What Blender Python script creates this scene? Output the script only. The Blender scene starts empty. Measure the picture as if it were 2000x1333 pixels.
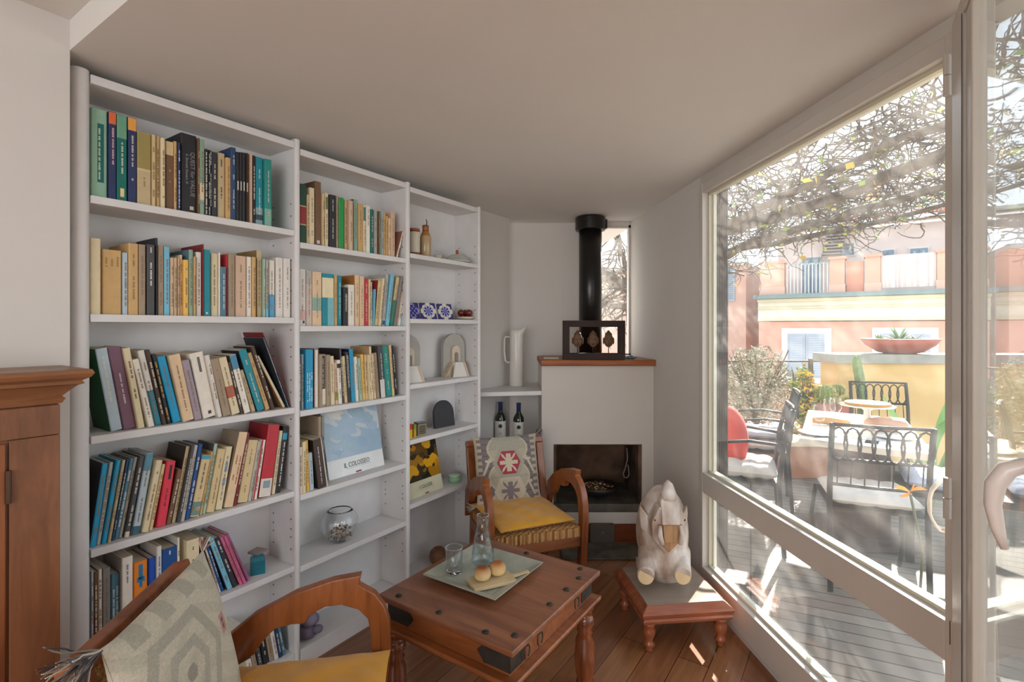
import bpy, math, random
from mathutils import Vector, Matrix
random.seed(7)
C = bpy.context.scene.collection
S = bpy.context.scene
R = math.radians

# ------------------------------------------------------------ camera, sky, sun, lamps, exposure
HC, HOR, CX, F = 1.40, 640.0, 1000.0, 1000.0      # eye height, horizon row, centre column, focal length (px of 2000)
cam_d = bpy.data.cameras.new('camera'); cam = bpy.data.objects.new('camera', cam_d); C.objects.link(cam)
cam.location = (0, 0, HC); cam.rotation_euler = (R(90), 0, 0)
cam_d.sensor_width = 36; cam_d.lens = 18.0; cam_d.shift_y = -(666.5 - HOR) / 2000.0
cam_d.clip_start = 0.02; cam_d.clip_end = 400
S.camera = cam

world = bpy.data.worlds.new('world'); S.world = world; world.use_nodes = True
wn = world.node_tree; bg = wn.nodes['Background']
tc = wn.nodes.new('ShaderNodeTexCoord'); sx = wn.nodes.new('ShaderNodeSeparateXYZ'); cr = wn.nodes.new('ShaderNodeValToRGB')
wn.links.new(tc.outputs['Generated'], sx.inputs[0]); wn.links.new(sx.outputs['Z'], cr.inputs[0]); wn.links.new(cr.outputs[0], bg.inputs[0])
cr.color_ramp.elements[0].position = 0.0; cr.color_ramp.elements[0].color = (0.88, 0.94, 1.0, 1)
cr.color_ramp.elements[1].position = 0.7; cr.color_ramp.elements[1].color = (0.66, 0.81, 1.0, 1)
bg.inputs[1].default_value = 1.45

SUN_DIR = Vector((0.583, 0.812, 0.49)).normalized()
sd = bpy.data.lights.new('sun', 'SUN'); sd.energy = 13.0; sd.angle = R(0.6); sd.color = (1.0, 0.93, 0.83)
so = bpy.data.objects.new('sun', sd); C.objects.link(so); so.rotation_euler = SUN_DIR.to_track_quat('Z', 'Y').to_euler(); so.location = (6, 8, 6)

def area(name, loc, target, sx_, sy_, e, col):
    d = bpy.data.lights.new(name, 'AREA'); d.shape = 'RECTANGLE'; d.size = sx_; d.size_y = sy_; d.energy = e; d.color = col
    o = bpy.data.objects.new(name, d); C.objects.link(o); o.location = loc
    o.rotation_euler = (Vector(loc) - Vector(target)).to_track_quat('Z', 'Y').to_euler(); return o
# fill lamps added behind the camera to brighten the room; no windows stand there
area('added_rear_fill', (-0.9, -2.35, 1.45), (0.3, 3.2, 1.1), 2.2, 1.5, 33, (0.92, 0.96, 1.0))
area('added_side_fill', (-2.4, -1.9, 1.5), (0.6, 2.6, 0.9), 1.2, 1.5, 6, (1.0, 0.88, 0.78))

S.view_settings.view_transform = 'Standard'; S.view_settings.look = 'None'
S.view_settings.gamma = 1; S.view_settings.use_curve_mapping = False
S.view_settings.exposure = 0.97
S.cycles.transparent_max_bounces = 32

# ------------------------------------------------------------ helpers
def lin(h):
    if isinstance(h, tuple): return h
    v = [int(h[i:i+2], 16) / 255 for i in (0, 2, 4)]
    return tuple(x / 12.92 if x <= .04045 else ((x + .055) / 1.055) ** 2.4 for x in v)

MATS = {}
def mat(name, col='cccccc', rough=.5, var=.12, scale=6, bump=0, bscale=60, metal=0, stretch=None, attr=False,
        col2=None, spec=.5, coat=0, sheen=0, emit=0):
    if name in MATS: return MATS[name]
    m = bpy.data.materials.new(name); m.use_nodes = True; nt = m.node_tree; N = nt.nodes; L = nt.links
    b = N['Principled BSDF']; b.inputs['Roughness'].default_value = rough; b.inputs['Metallic'].default_value = metal
    b.inputs['Specular IOR Level'].default_value = spec
    b.inputs['Coat Weight'].default_value = coat; b.inputs['Sheen Weight'].default_value = sheen
    t = N.new('ShaderNodeTexCoord'); mp = N.new('ShaderNodeMapping'); L.new(t.outputs['Object'], mp.inputs[0])
    if stretch: mp.inputs['Scale'].default_value = stretch
    n = N.new('ShaderNodeTexNoise'); n.inputs['Scale'].default_value = scale; n.inputs['Detail'].default_value = 5
    L.new(mp.outputs[0], n.inputs[0])
    mx = N.new('ShaderNodeMix'); mx.data_type = 'RGBA'
    rp = N.new('ShaderNodeMapRange'); rp.inputs[1].default_value = .3; rp.inputs[2].default_value = .7
    L.new(n.outputs[0], rp.inputs[0])
    if attr:
        a = N.new('ShaderNodeAttribute'); a.attribute_name = 'Col'
        hs = N.new('ShaderNodeHueSaturation'); hs.inputs['Value'].default_value = 1 - var * 2
        L.new(a.outputs['Color'], hs.inputs['Color']); L.new(hs.outputs[0], mx.inputs[6]); L.new(a.outputs['Color'], mx.inputs[7])
    else:
        c = lin(col); d = lin(col2) if col2 else tuple(x * (1 - var * 2) for x in c)
        mx.inputs[6].default_value = (*d, 1); mx.inputs[7].default_value = (*c, 1)
    L.new(rp.outputs[0], mx.inputs[0]); L.new(mx.outputs[2], b.inputs['Base Color'])
    if bump:
        n2 = N.new('ShaderNodeTexNoise'); n2.inputs['Scale'].default_value = bscale; n2.inputs['Detail'].default_value = 4
        L.new(mp.outputs[0], n2.inputs[0]); bu = N.new('ShaderNodeBump'); bu.inputs['Strength'].default_value = bump
        bu.inputs['Distance'].default_value = .004; L.new(n2.outputs[0], bu.inputs['Height']); L.new(bu.outputs[0], b.inputs['Normal'])
    MATS[name] = m; return m

def wood(name, c1, c2, scale=3, axis='X', rough=.35, coat=0.0, dist=4, bands=9):
    if name in MATS: return MATS[name]
    m = mat(name, c1, rough, coat=coat); nt = m.node_tree; N = nt.nodes; L = nt.links; b = N['Principled BSDF']
    t = [x for x in N if x.type == 'TEX_COORD'][0]
    mp = N.new('ShaderNodeMapping'); L.new(t.outputs['Object'], mp.inputs[0])
    mp.inputs['Scale'].default_value = {'X': (.12, 1, 1), 'Y': (1, .12, 1), 'Z': (1, 1, .12)}[axis]
    n = N.new('ShaderNodeTexNoise'); n.inputs['Scale'].default_value = scale * bands; n.inputs['Detail'].default_value = 8
    n.inputs['Distortion'].default_value = .6; n.inputs['Roughness'].default_value = .65
    L.new(mp.outputs[0], n.inputs[0])
    n3 = N.new('ShaderNodeTexNoise'); n3.inputs['Scale'].default_value = scale; n3.inputs['Detail'].default_value = 3; L.new(t.outputs['Object'], n3.inputs[0])
    ad = N.new('ShaderNodeMath'); ad.operation = 'MULTIPLY_ADD'; ad.inputs[1].default_value = .6; L.new(n.outputs[0], ad.inputs[0])
    ml = N.new('ShaderNodeMath'); ml.operation = 'MULTIPLY'; ml.inputs[1].default_value = .4; L.new(n3.outputs[0], ml.inputs[0]); L.new(ml.outputs[0], ad.inputs[2])
    r = N.new('ShaderNodeValToRGB'); e = r.color_ramp.elements
    e[0].position = .36; e[0].color = (*lin(c2), 1); e[1].position = .62; e[1].color = (*lin(c1), 1)
    L.new(ad.outputs[0], r.inputs[0]); L.new(r.outputs[0], b.inputs['Base Color'])
    bu = N.new('ShaderNodeBump'); bu.inputs['Strength'].default_value = .15; bu.inputs['Distance'].default_value = .002
    L.new(n.outputs[0], bu.inputs['Height']); L.new(bu.outputs[0], b.inputs['Normal'])
    return m

def pane_mat(name, tint=(.97, .99, .98), haze=.03, gl=.06, edge=.55, smudge=True):
    m = bpy.data.materials.new(name); m.use_nodes = True; nt = m.node_tree; N = nt.nodes; L = nt.links
    N.remove(N['Principled BSDF']); out = N['Material Output']
    tr = N.new('ShaderNodeBsdfTransparent'); tr.inputs[0].default_value = (*tint, 1)
    g = N.new('ShaderNodeBsdfGlossy'); g.inputs['Roughness'].default_value = .01
    lw = N.new('ShaderNodeLayerWeight'); lw.inputs[0].default_value = .5
    mr = N.new('ShaderNodeMapRange'); mr.inputs[1].default_value = .35; mr.inputs[2].default_value = 1; mr.inputs[3].default_value = gl; mr.inputs[4].default_value = edge
    L.new(lw.outputs['Facing'], mr.inputs[0])
    mx = N.new('ShaderNodeMixShader'); L.new(mr.outputs[0], mx.inputs[0]); L.new(tr.outputs[0], mx.inputs[1]); L.new(g.outputs[0], mx.inputs[2])
    df = N.new('ShaderNodeBsdfTranslucent'); df.inputs[0].default_value = (1, .97, .93, 1)  # translucent veil in the glass imitates glare haze over the view
    mx2 = N.new('ShaderNodeMixShader'); mx2.inputs[0].default_value = haze
    if smudge and haze > 0:  # smudge only varies the strength of the imitated haze
        t = N.new('ShaderNodeTexCoord'); n = N.new('ShaderNodeTexNoise'); n.inputs['Scale'].default_value = 3; n.inputs['Detail'].default_value = 6
        L.new(t.outputs['Object'], n.inputs[0]); m2 = N.new('ShaderNodeMapRange'); m2.inputs[1].default_value = .35; m2.inputs[2].default_value = .75
        m2.inputs[3].default_value = haze * .6; m2.inputs[4].default_value = haze * 1.8; L.new(n.outputs[0], m2.inputs[0]); L.new(m2.outputs[0], mx2.inputs[0])
    L.new(mx.outputs[0], mx2.inputs[1]); L.new(df.outputs[0], mx2.inputs[2]); L.new(mx2.outputs[0], out.inputs[0])
    MATS[name] = m; return m

class MB:
    def __init__(s): s.v = []; s.f = []; s.c = []; s.m = []; s.M = None
    def V(s, p):
        p = Vector(p)
        s.v.append(s.M @ p if s.M else p); return len(s.v) - 1
    def face(s, idx, c, k): s.f.append(tuple(idx)); s.c.append(c); s.m.append(k)
    def poly(s, pts, c='ffffff', k=0): s.face([s.V(p) for p in pts], c, k)
    def box(s, x0, x1, y0, y1, z0, z1, c='ffffff', k=0):
        b = [s.V((x, y, z)) for z in (z0, z1) for y in (y0, y1) for x in (x0, x1)]
        for q in ((0, 2, 3, 1), (4, 5, 7, 6), (0, 1, 5, 4), (2, 6, 7, 3), (0, 4, 6, 2), (1, 3, 7, 5)): s.face([b[i] for i in q], c, k)
    def obox(s, c0, ax, ay, az, c='ffffff', k=0):           # centre + three half vectors
        c0 = Vector(c0); ax = Vector(ax); ay = Vector(ay); az = Vector(az)
        b = [s.V(c0 + i * ax + j * ay + l * az) for l in (-1, 1) for j in (-1, 1) for i in (-1, 1)]
        for q in ((0, 2, 3, 1), (4, 5, 7, 6), (0, 1, 5, 4), (2, 6, 7, 3), (0, 4, 6, 2), (1, 3, 7, 5)): s.face([b[i] for i in q], c, k)
    def prism(s, pts, a, b, fn=None, c='ffffff', k=0):       # 2-D outline swept between a and b; fn(p, q, t) -> xyz
        fn = fn or (lambda p, q, t: (p, q, t)); n = len(pts)
        A = [s.V(fn(p[0], p[1], a)) for p in pts]; B = [s.V(fn(p[0], p[1], b)) for p in pts]
        s.face(A[::-1], c, k); s.face(B, c, k)
        for i in range(n): j = (i + 1) % n; s.face((A[i], A[j], B[j], B[i]), c, k)
    def tube(s, pts, r, n=8, c='ffffff', k=0, cap=True, sq=1.0):
        pts = [Vector(p) for p in pts]; m = len(pts); rs = r if isinstance(r, (list, tuple)) else [r] * m; rings = []
        up = None
        for i, p in enumerate(pts):
            d = (pts[min(i + 1, m - 1)] - pts[max(i - 1, 0)]); d = d.normalized() if d.length > 1e-9 else Vector((0, 0, 1))
            if up is None: up = Vector((0, 0, 1)) if abs(d.z) < .9 else Vector((1, 0, 0))
            a = d.cross(up); a = a.normalized() if a.length > 1e-6 else d.orthogonal().normalized(); up = a.cross(d).normalized()
            rings.append([s.V(p + rs[i] * (math.cos(2 * math.pi * j / n) * a + sq * math.sin(2 * math.pi * j / n) * up)) for j in range(n)])
        for i in range(m - 1):
            for j in range(n): l = (j + 1) % n; s.face((rings[i][j], rings[i][l], rings[i + 1][l], rings[i + 1][j]), c, k)
        if cap: s.face(rings[0][::-1], c, k); s.face(rings[-1], c, k)
    def lathe(s, prof, n=24, o=(0, 0, 0), c='ffffff', k=0, cols=None):
        rings = []
        for r, z in prof: rings.append([s.V((o[0] + r * math.cos(2 * math.pi * j / n), o[1] + r * math.sin(2 * math.pi * j / n), o[2] + z)) for j in range(n)])
        for i in range(len(prof) - 1):
            cc = cols[i] if cols else c
            for j in range(n): l = (j + 1) % n; s.face((rings[i][j], rings[i][l], rings[i + 1][l], rings[i + 1][j]), cc, k)
        s.face(rings[0][::-1], cols[0] if cols else c, k); s.face(rings[-1], cols[-1] if cols else c, k)
    def ell(s, o, r, n=16, m=10, c='ffffff', k=0):
        prof = [(math.sin(math.pi * i / m), -math.cos(math.pi * i / m)) for i in range(m + 1)]; prof[0] = (.01, -1); prof[-1] = (.01, 1)
        rings = [[s.V((o[0] + r[0] * a * math.cos(2 * math.pi * j / n), o[1] + r[1] * a * math.sin(2 * math.pi * j / n), o[2] + r[2] * z)) for j in range(n)] for a, z in prof]
        for i in range(m):
            for j in range(n): l = (j + 1) % n; s.face((rings[i][j], rings[i][l], rings[i + 1][l], rings[i + 1][j]), c, k)
    def grid(s, fn, nu, nv, cf=None, c='ffffff', k=0):
        g = [[s.V(fn(i / nu, j / nv)) for i in range(nu + 1)] for j in range(nv + 1)]
        for j in range(nv):
            for i in range(nu): s.face((g[j][i], g[j][i + 1], g[j + 1][i + 1], g[j + 1][i]), cf((i + .5) / nu, (j + .5) / nv) if cf else c, k)
    def build(s, name, mats, parent=None, o=None, rz=0, smooth=False, bevel=0, world=False):
        me = bpy.data.meshes.new(name); off = Vector(o) if o is not None else Vector((0, 0, 0))
        if world and parent is not None: off = Vector(parent.location)
        vs = [tuple(p - off) for p in s.v] if (world or (o is not None and world is None)) else [tuple(p) for p in s.v]
        me.from_pydata(vs, [], s.f)
        if not isinstance(mats, (list, tuple)): mats = [mats]
        for q in mats: me.materials.append(q)
        me.polygons.foreach_set('material_index', s.m)
        if smooth: me.polygons.foreach_set('use_smooth', [True] * len(s.f))
        at = me.color_attributes.new('Col', 'FLOAT_COLOR', 'CORNER'); buf = []
        for p, c in zip(me.polygons, s.c): buf += [*lin(c), 1.0] * p.loop_total
        at.data.foreach_set('color', buf); me.update()
        ob = bpy.data.objects.new(name, me); C.objects.link(ob)
        if parent is not None: ob.parent = parent
        if o is not None: ob.location = o
        ob.rotation_euler = (0, 0, rz)
        if bevel:
            b = ob.modifiers.new('bevel', 'BEVEL'); b.width = bevel; b.segments = 2; b.limit_method = 'ANGLE'
            me.polygons.foreach_set('use_smooth', [True] * len(s.f)); w = ob.modifiers.new('wn', 'WEIGHTED_NORMAL')
        return ob
W_ = None                                                     # build(..., world=None, o=point): vertices given in world space, origin at o

def top(o, label, cat, group=None):
    o['label'] = label; o['category'] = cat
    if group: o['group'] = group
    return o
def thing(name, label, cat, loc=(0, 0, 0), rz=0, group=None):
    o = bpy.data.objects.new(name, None); C.objects.link(o); o.location = loc; o.rotation_euler = (0, 0, rz); o.empty_display_size = .05
    return top(o, label, cat, group)
def struct(o): o['kind'] = 'structure'; return o
def stuff(o): o['kind'] = 'stuff'; return o
def dup(root, loc, rz, label, group=None, name=None):
    r = root.copy(); C.objects.link(r); r.location = loc; r.rotation_euler = (0, 0, rz); r['label'] = label
    if group: r['group'] = group
    for ch in list(root.children):
        c = ch.copy(); C.objects.link(c); c.parent = r
        for g in ch.children: d = g.copy(); C.objects.link(d); d.parent = c
    return r
def text(body, size, m, parent=None, mtx=None, name='lettering', depth=.0003, align='CENTER', sxy=(1, 1)):
    cu = bpy.data.curves.new(name, 'FONT'); cu.body = body; cu.size = size; cu.align_x = align; cu.align_y = 'CENTER'; cu.extrude = depth; cu.resolution_u = 2
    t = bpy.data.objects.new('tmp_text', cu); me = bpy.data.meshes.new_from_object(t); bpy.data.objects.remove(t)
    for v in me.vertices: v.co.x *= sxy[0]; v.co.y *= sxy[1]
    me.materials.clear(); me.materials.append(m)
    ob = bpy.data.objects.new(name, me); C.objects.link(ob)
    if mtx is not None: ob.matrix_basis = mtx
    if parent is not None: ob.parent = parent
    return ob
def at(px, py, Y): return Vector(((px - CX) / F * Y, Y, HC - (py - HOR) / F * Y))
def onz(px, py, z): Y = (HC - z) / ((py - HOR) / F); return Vector(((px - CX) / F * Y, Y, z))

# ------------------------------------------------------------ key plan lines
D = Vector((.5566, .8308, 0)); Nn = Vector((-.8308, .5566, 0)); A = Vector((-1.2495, 1.5215, 0)); DRZ = math.atan2(D.y, D.x)
def sw(u, w, z): return A + u * D + w * Nn + Vector((0, 0, z))
def upx(px, w=0.0):
    r = (px - CX) / F; return (r * (A.y + w * Nn.y) - A.x - w * Nn.x) / (D.x - r * D.y)
def zpx(px, py, w=0.0): p = sw(upx(px, w), w, 0); return HC - (py - HOR) / F * p.y
def wx(y): return 1.2334 - .0906 * y                         # window wall (inner face) X at a given Y
WD = Vector((-.0902, .9959, 0)); WN = Vector((.9959, .0902, 0)); WO = Vector((1.2334, 0, 0))
def ww(t, n, z): return WO + t * WD + n * WN + Vector((0, 0, z))   # along the window wall, outwards, up
CEIL = 2.19
# ------------------------------------------------------------ materials
M_wall = mat('wall_plaster', 'd8d3cd', .9, var=.02, scale=2, bump=.15, bscale=40)
M_ceil = mat('ceiling_plaster', 'e0dcd6', .9, var=.02, scale=2)
M_shelf = mat('shelf_paint', 'dddbda', .55, var=.03, scale=14, stretch=(1, 1, 1), bump=.08, bscale=30)
M_book = mat('book_cover', rough=.55, attr=True, var=.06, scale=30)
M_page = mat('page_paper', 'd9cbb0', .9, var=.12, scale=180, stretch=(1, .02, .02))
M_attr = mat('painted_surface', rough=.6, attr=True, var=.05, scale=20)
M_attr_gloss = mat('glazed_surface', rough=.2, attr=True, var=.04, scale=20)
M_fab = mat('woven_fabric', rough=.95, attr=True, var=.10, scale=160, bump=.5, bscale=260, sheen=.2)
M_rail = mat('window_paint', 'cdc7be', .4, var=.02)
M_chairwood = wood('teak', '9c5a2e', '663417', 3, 'Z', .32, coat=.15)
M_chairwood2 = wood('teak_dark', '96592e', '5f3419', 3, 'X', .35, coat=.1)
M_tabletop = wood('table_top_wood', '9a6242', '613825', 2.2, 'X', .38, coat=.15)
M_tableside = wood('table_side_wood', 'a25f33', '6c3a1c', 2.5, 'X', .3, coat=.2)
M_tableleg = wood('table_leg_wood', '8c4c2a', '552b17', 3, 'Z', .25, coat=.3)
M_cab = wood('cabinet_wood', '94603f', '664029', 2.4, 'Z', .4, coat=.05)
M_cabx = wood('cabinet_wood_moulding', '9c6b48', '6c442b', 2.4, 'X', .4, coat=.05)
M_iron = mat('dark_iron', '4a4641', .5, var=.2, scale=20, metal=.6, bump=.2)
M_black = mat('black_enamel', '1b1917', .28, var=.1)
M_soot = mat('sooty_brick', '7a5c48', .9, var=.35, scale=5, bump=.4, bscale=14, col2='2a1f19')
M_stone = mat('dark_hearth_stone', '6d675b', .6, var=.2, scale=9, bump=.3, bscale=18, col2='3f3b34')
M_white = mat('white_ceramic', 'e2ddd5', .25, var=.02)
M_glass = pane_mat('clear_glassware', (.996, .998, .998), 0, .025, .42)
M_pane = pane_mat('window_glass', (.985, .995, .99), .026, .03, .5)
M_pane_door = pane_mat('door_glass', (.97, .985, .97), .035, .10, .6)

M_rglass = bpy.data.materials.new('blown_glass'); M_rglass.use_nodes = True
_b = M_rglass.node_tree.nodes['Principled BSDF']; _b.inputs['Transmission Weight'].default_value = 1; _b.inputs['IOR'].default_value = 1.42; _b.inputs['Roughness'].default_value = 0.0; _b.inputs['Base Color'].default_value = (.985, .995, 1, 1)
# floor : wide boards running along the bookcase
m = mat('floor_boards', '8a4f2c', .28, coat=.25); nt = m.node_tree; N = nt.nodes; L = nt.links; b = N['Principled BSDF']
t = [x for x in N if x.type == 'TEX_COORD'][0]; mp = N.new('ShaderNodeMapping'); L.new(t.outputs['Object'], mp.inputs[0]); mp.inputs['Rotation'].default_value = (0, 0, -DRZ)
br = N.new('ShaderNodeTexBrick'); L.new(mp.outputs[0], br.inputs[0]); br.offset = .37
for k, v in (('Scale', 1.0), ('Mortar Size', .0016), ('Mortar Smooth', .2), ('Bias', 0.0), ('Brick Width', 1.35), ('Row Height', .125)): br.inputs[k].default_value = v
br.inputs['Color1'].default_value = (*lin('9c6a45'), 1); br.inputs['Color2'].default_value = (*lin('855435'), 1); br.inputs['Mortar'].default_value = (*lin('2a150b'), 1)
mp2 = N.new('ShaderNodeMapping'); L.new(mp.outputs[0], mp2.inputs[0]); mp2.inputs['Scale'].default_value = (1.2, 14, 1)
n = N.new('ShaderNodeTexNoise'); n.inputs['Scale'].default_value = 3; n.inputs['Detail'].default_value = 7; L.new(mp2.outputs[0], n.inputs[0])
mr = N.new('ShaderNodeMapRange'); mr.inputs[1].default_value = .3; mr.inputs[2].default_value = .7; mr.inputs[3].default_value = .72; mr.inputs[4].default_value = 1.2; L.new(n.outputs[0], mr.inputs[0])
mu = N.new('ShaderNodeVectorMath'); mu.operation = 'SCALE'; L.new(br.outputs[0], mu.inputs[0]); L.new(mr.outputs[0], mu.inputs['Scale']); L.new(mu.outputs[0], b.inputs['Base Color'])
M_floor = m

m = mat('deck_boards', '8d8378', .75); nt = m.node_tree; N = nt.nodes; L = nt.links; b = N['Principled BSDF']
t = [x for x in N if x.type == 'TEX_COORD'][0]; mp = N.new('ShaderNodeMapping'); L.new(t.outputs['Object'], mp.inputs[0]); mp.inputs['Rotation'].default_value = (0, 0, R(25))
br = N.new('ShaderNodeTexBrick'); L.new(mp.outputs[0], br.inputs[0]); br.offset = .0
for k, v in (('Scale', 1.0), ('Mortar Size', .004), ('Bias', 0.0), ('Brick Width', 1.9), ('Row Height', .09)): br.inputs[k].default_value = v
br.inputs['Color1'].default_value = (*lin('80776c'), 1); br.inputs['Color2'].default_value = (*lin('6d655b'), 1); br.inputs['Mortar'].default_value = (*lin('2b2622'), 1)
L.new(br.outputs[0], b.inputs['Base Color']); M_deck = m

# ------------------------------------------------------------ the setting
XL, YB, YF = -3.4, -2.6, 4.6
def flat(name, pts, z, m, th=.05, up=False):
    q = MB(); q.prism(pts, z - (0 if up else th), z + (th if up else 0)); return struct(q.build(name, m))
flat('floor', [(XL, YB), (wx(YB) + .1, YB), (wx(YF) + .1, YF), (XL, YF)], 0, M_floor)
# low ceiling over the bookcase bay; the higher one beyond the dropped edge
P0 = sw(-.0583, -.0288, 0)                                   # corner where the pier, dropped ceiling and bookcase meet
e0 = P0 + 1.0 * Nn; e1 = P0 - 3.05 * Nn
flat('ceiling', [(e0.x, e0.y), (e1.x, e1.y), (wx(e1.y) + .07, e1.y), (wx(YF + .2) + .07, YF + .2), (XL, YF + .2), (XL, e0.y + .4)], CEIL, M_ceil, .2, True)
q = MB(); q.prism([(XL, YB - .1), (wx(YB) + .25, YB - .1), (wx(e1.y) + .25, e1.y), (e1.x, e1.y), (e0.x, e0.y), (XL, e0.y + .4)], 2.275, 2.40); struct(q.build('ceiling_upper', M_ceil))
# walls
def wall(name, p, q_, th, z0=0, z1=2.4, m=M_wall):           # th to the left of p->q
    d = (q_ - p).normalized(); nn = Vector((-d.y, d.x, 0)) * th
    b = MB(); b.prism([(p.x, p.y), (q_.x, q_.y), ((q_ + nn).x, (q_ + nn).y), ((p + nn).x, (p + nn).y)], z0, z1); return struct(b.build(name, m))
BW = .205
wall('wall_bookcase', sw(-.0583, BW, 0), sw(2.52, BW, 0), .12, 0, CEIL)
pa = sw(-.0583, -.0288, 0); pb = sw(-3.6, -.0288, 0)
b = MB(); pts = [pa, pb, sw(-3.6, .35, 0), sw(-.0583, .35, 0)]; b.prism([(p.x, p.y) for p in pts], 0, 2.30); struct(b.build('wall_left', M_wall))
wall('wall_back', Vector((wx(YB) + .3, YB, 0)), Vector((XL, YB, 0)), -.1 * -1)
wall('wall_rear_left', Vector((XL, YB, 0)), Vector((XL, 1, 0)), .1)
# frontal wall beside the fireplace, with the niche window
YN = 3.87; XC = sw(2.458, BW, 0).x
b = MB(); b.box(XC - .25, .375, YN, YN + .34, 0, CEIL); struct(b.build('wall_niche', M_wall))
b = MB(); b.prism([(.3751, YN + .001), (.600, 3.845), (.600, 3.93), (.3751, 3.99)], 1.16, CEIL); b.box(.376, .98, 3.865, 3.96, 0, 1.16); b.box(.60, .98, 3.83, 3.93, 2.165, CEIL); struct(b.build('wall_niche_back', M_wall))
# solid part of the window wall, from the window frame to the niche
T0 = 2.70
b = MB(); b.prism([((ww(T0, 0, 0)).x, ww(T0, 0, 0).y), (ww(T0, .06, 0).x, ww(T0, .06, 0).y), (ww(3.93, .06, 0).x, ww(3.93, .06, 0).y), (ww(3.93, 0, 0).x, ww(3.93, 0, 0).y)], 0, CEIL + .2)
struct(b.build('wall_window', M_wall))
b = MB(); b.prism([(ww(-3, 0, 0).x, ww(-3, 0, 0).y), (ww(-3, .2, 0).x, ww(-3, .2, 0).y), (ww(.42, .2, 0).x, ww(.42, .2, 0).y), (ww(.42, 0, 0).x, ww(.42, 0, 0).y)], 0, 2.4)
struct(b.build('wall_window_near', M_wall))

# niche window: pale frame and pane
w1 = MB()
for x0, x1, z0, z1 in ((.601, .625, 1.192, 2.165), (.872, .888, 1.192, 2.165), (.601, .888, 2.145, 2.165), (.601, .888, 1.192, 1.205)): w1.box(x0, x1, 3.825, 3.86, z0, z1)
wf = struct(w1.build('window_2', M_rail)); q = MB(); q.box(.625, .872, 3.84, 3.846, 1.205, 2.145); q.build('pane', M_pane, wf)

# big window: frame in the wall plane (local: t along wall, n outwards)
def tpx(px):
    r = (px - CX) / F; return (r * WO.y - WO.x) / (WD.x - r * WD.y)
ta, tb = tpx(1885), T0                                        # near mullion edge, far jamb
def rail(b, t0, t1, n0, n1, z0, z1, c='ffffff', k=0):
    b.prism([(ww(t0, n0, 0).x, ww(t0, n0, 0).y), (ww(t1, n0, 0).x, ww(t1, n0, 0).y), (ww(t1, n1, 0).x, ww(t1, n1, 0).y), (ww(t0, n1, 0).x, ww(t0, n1, 0).y)][::-1], z0, z1, c=c, k=k)
b = MB(); rail(b, ta - .02, tb, 0, .07, 2.148, CEIL + .03); rail(b, ta - .02, tb, 0, .06, 0.0, .03)
win = struct(b.build('window_1', M_rail))
t_in0, t_in1 = tpx(1853), tpx(1376)
b = MB(); rail(b, ta, t_in0, -.012, .055, .0, 2.146); rail(b, t_in1, tb - .004, -.012, .055, 0, 2.146); b.build('window_frame', M_rail, win, bevel=.003)
b = MB(); rail(b, t_in0, t_in1, -.010, .055, 2.095, 2.145); rail(b, t_in0, t_in1, -.012, .055, .55, .652); rail(b, t_in0, t_in1, -.012, .06, .03, .165); b.build('window_frame', M_rail, win, bevel=.003)
b = MB()
for z0, z1 in ((.652, 2.095), (.165, .55)):
    for o_ in ((.018, .024), (.036, .040)):
        pass
    rail(b, t_in1 - .016, t_in1 - .0005, .018, .05, z0, z1); rail(b, t_in1 - .030, t_in1 - .0165, .034, .05, z0, z1)
    rail(b, t_in0 + .0005, t_in0 + .012, .018, .05, z0, z1)
    rail(b, t_in0, t_in1, .018, .05, z0, z0 + .012); rail(b, t_in0, t_in1, .018, .05, z1 - .014, z1)
b.build('glazing_bead', mat('glazing_bead_paint', 'dcd6c0', .35, var=.02), win)
b = MB()
rail(b, t_in0, t_in1, .026, .032, .664, 2.081); b.build('pane', M_pane, win)
b = MB()
rail(b, t_in0, t_in1, .026, .032, .177, .536); b.build('pane', M_pane, win)
b = MB(); rail(b, ta - .012, ta + .0, .02, .07, 0, CEIL); 
struct(b.build('trim_1', M_rail))
b = MB(); rail(b, -.1 + .42, ta, 0, .08, 2.148, 2.40); struct(b.build('trim_2', M_rail))
# slit in the frame (latch) and the fold of the rail
q = MB(); rail(q, tpx(1865), tpx(1864), -.0135, -.012, .60, .66, '3a2a22'); q.build('latch_slot', M_attr, win)

# glazed door leaf, opened inwards, hinged on the mullion
hx = ww(ta - .025, -.03, 0); LD = Vector((-.5548, -.832, 0)); LN = Vector((-.832, .5548, 0)); LRZ = math.atan2(LD.y, LD.x)
door = struct(bpy.data.objects.new('door_1', None)); C.objects.link(door); door.location = hx; door.rotation_euler = (0, 0, LRZ)
LW = .80
b = MB(); b.box(0, .138, -.022, .022, .03, 2.14); b.box(.146, .205, -.016, .022, .165, 2.095); b.box(LW - .075, LW, -.022, .022, .03, 2.14); b.box(.138, LW - .075, -.022, .022, 2.095, 2.14); b.box(.138, LW - .075, -.022, .022, .03, .165)
b.build('door_frame', M_rail, door, bevel=.004)
b = MB(); b.box(.1365, .1415, -.0229, -.0221, .165, 2.095, '2a2622'); b.build('gasket', M_attr, door)
b = MB(); b.box(.200, LW - .078, -.003, .003, .165, 2.095); b.build('pane', M_pane_door, door)
for z in (2.02, .98):
    b = MB(); b.tube([(-.008, -.030, z - .05), (-.008, -.030, z - .001)], .008, 10); b.tube([(-.008, -.030, z + .001), (-.008, -.030, z + .05)], .008, 10); b.build('hinge', M_rail, door, smooth=False)
b = MB(); b.tube([(.72, -.022, 1.222), (.72, -.040, 1.222), (.719, -.055, 1.214), (.717, -.066, 1.192), (.715, -.068, 1.165), (.713, -.063, 1.135), (.712, -.056, 1.108)], [.0085, .0095, .0115, .0115, .0095, .008, .0045], 14)
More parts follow.
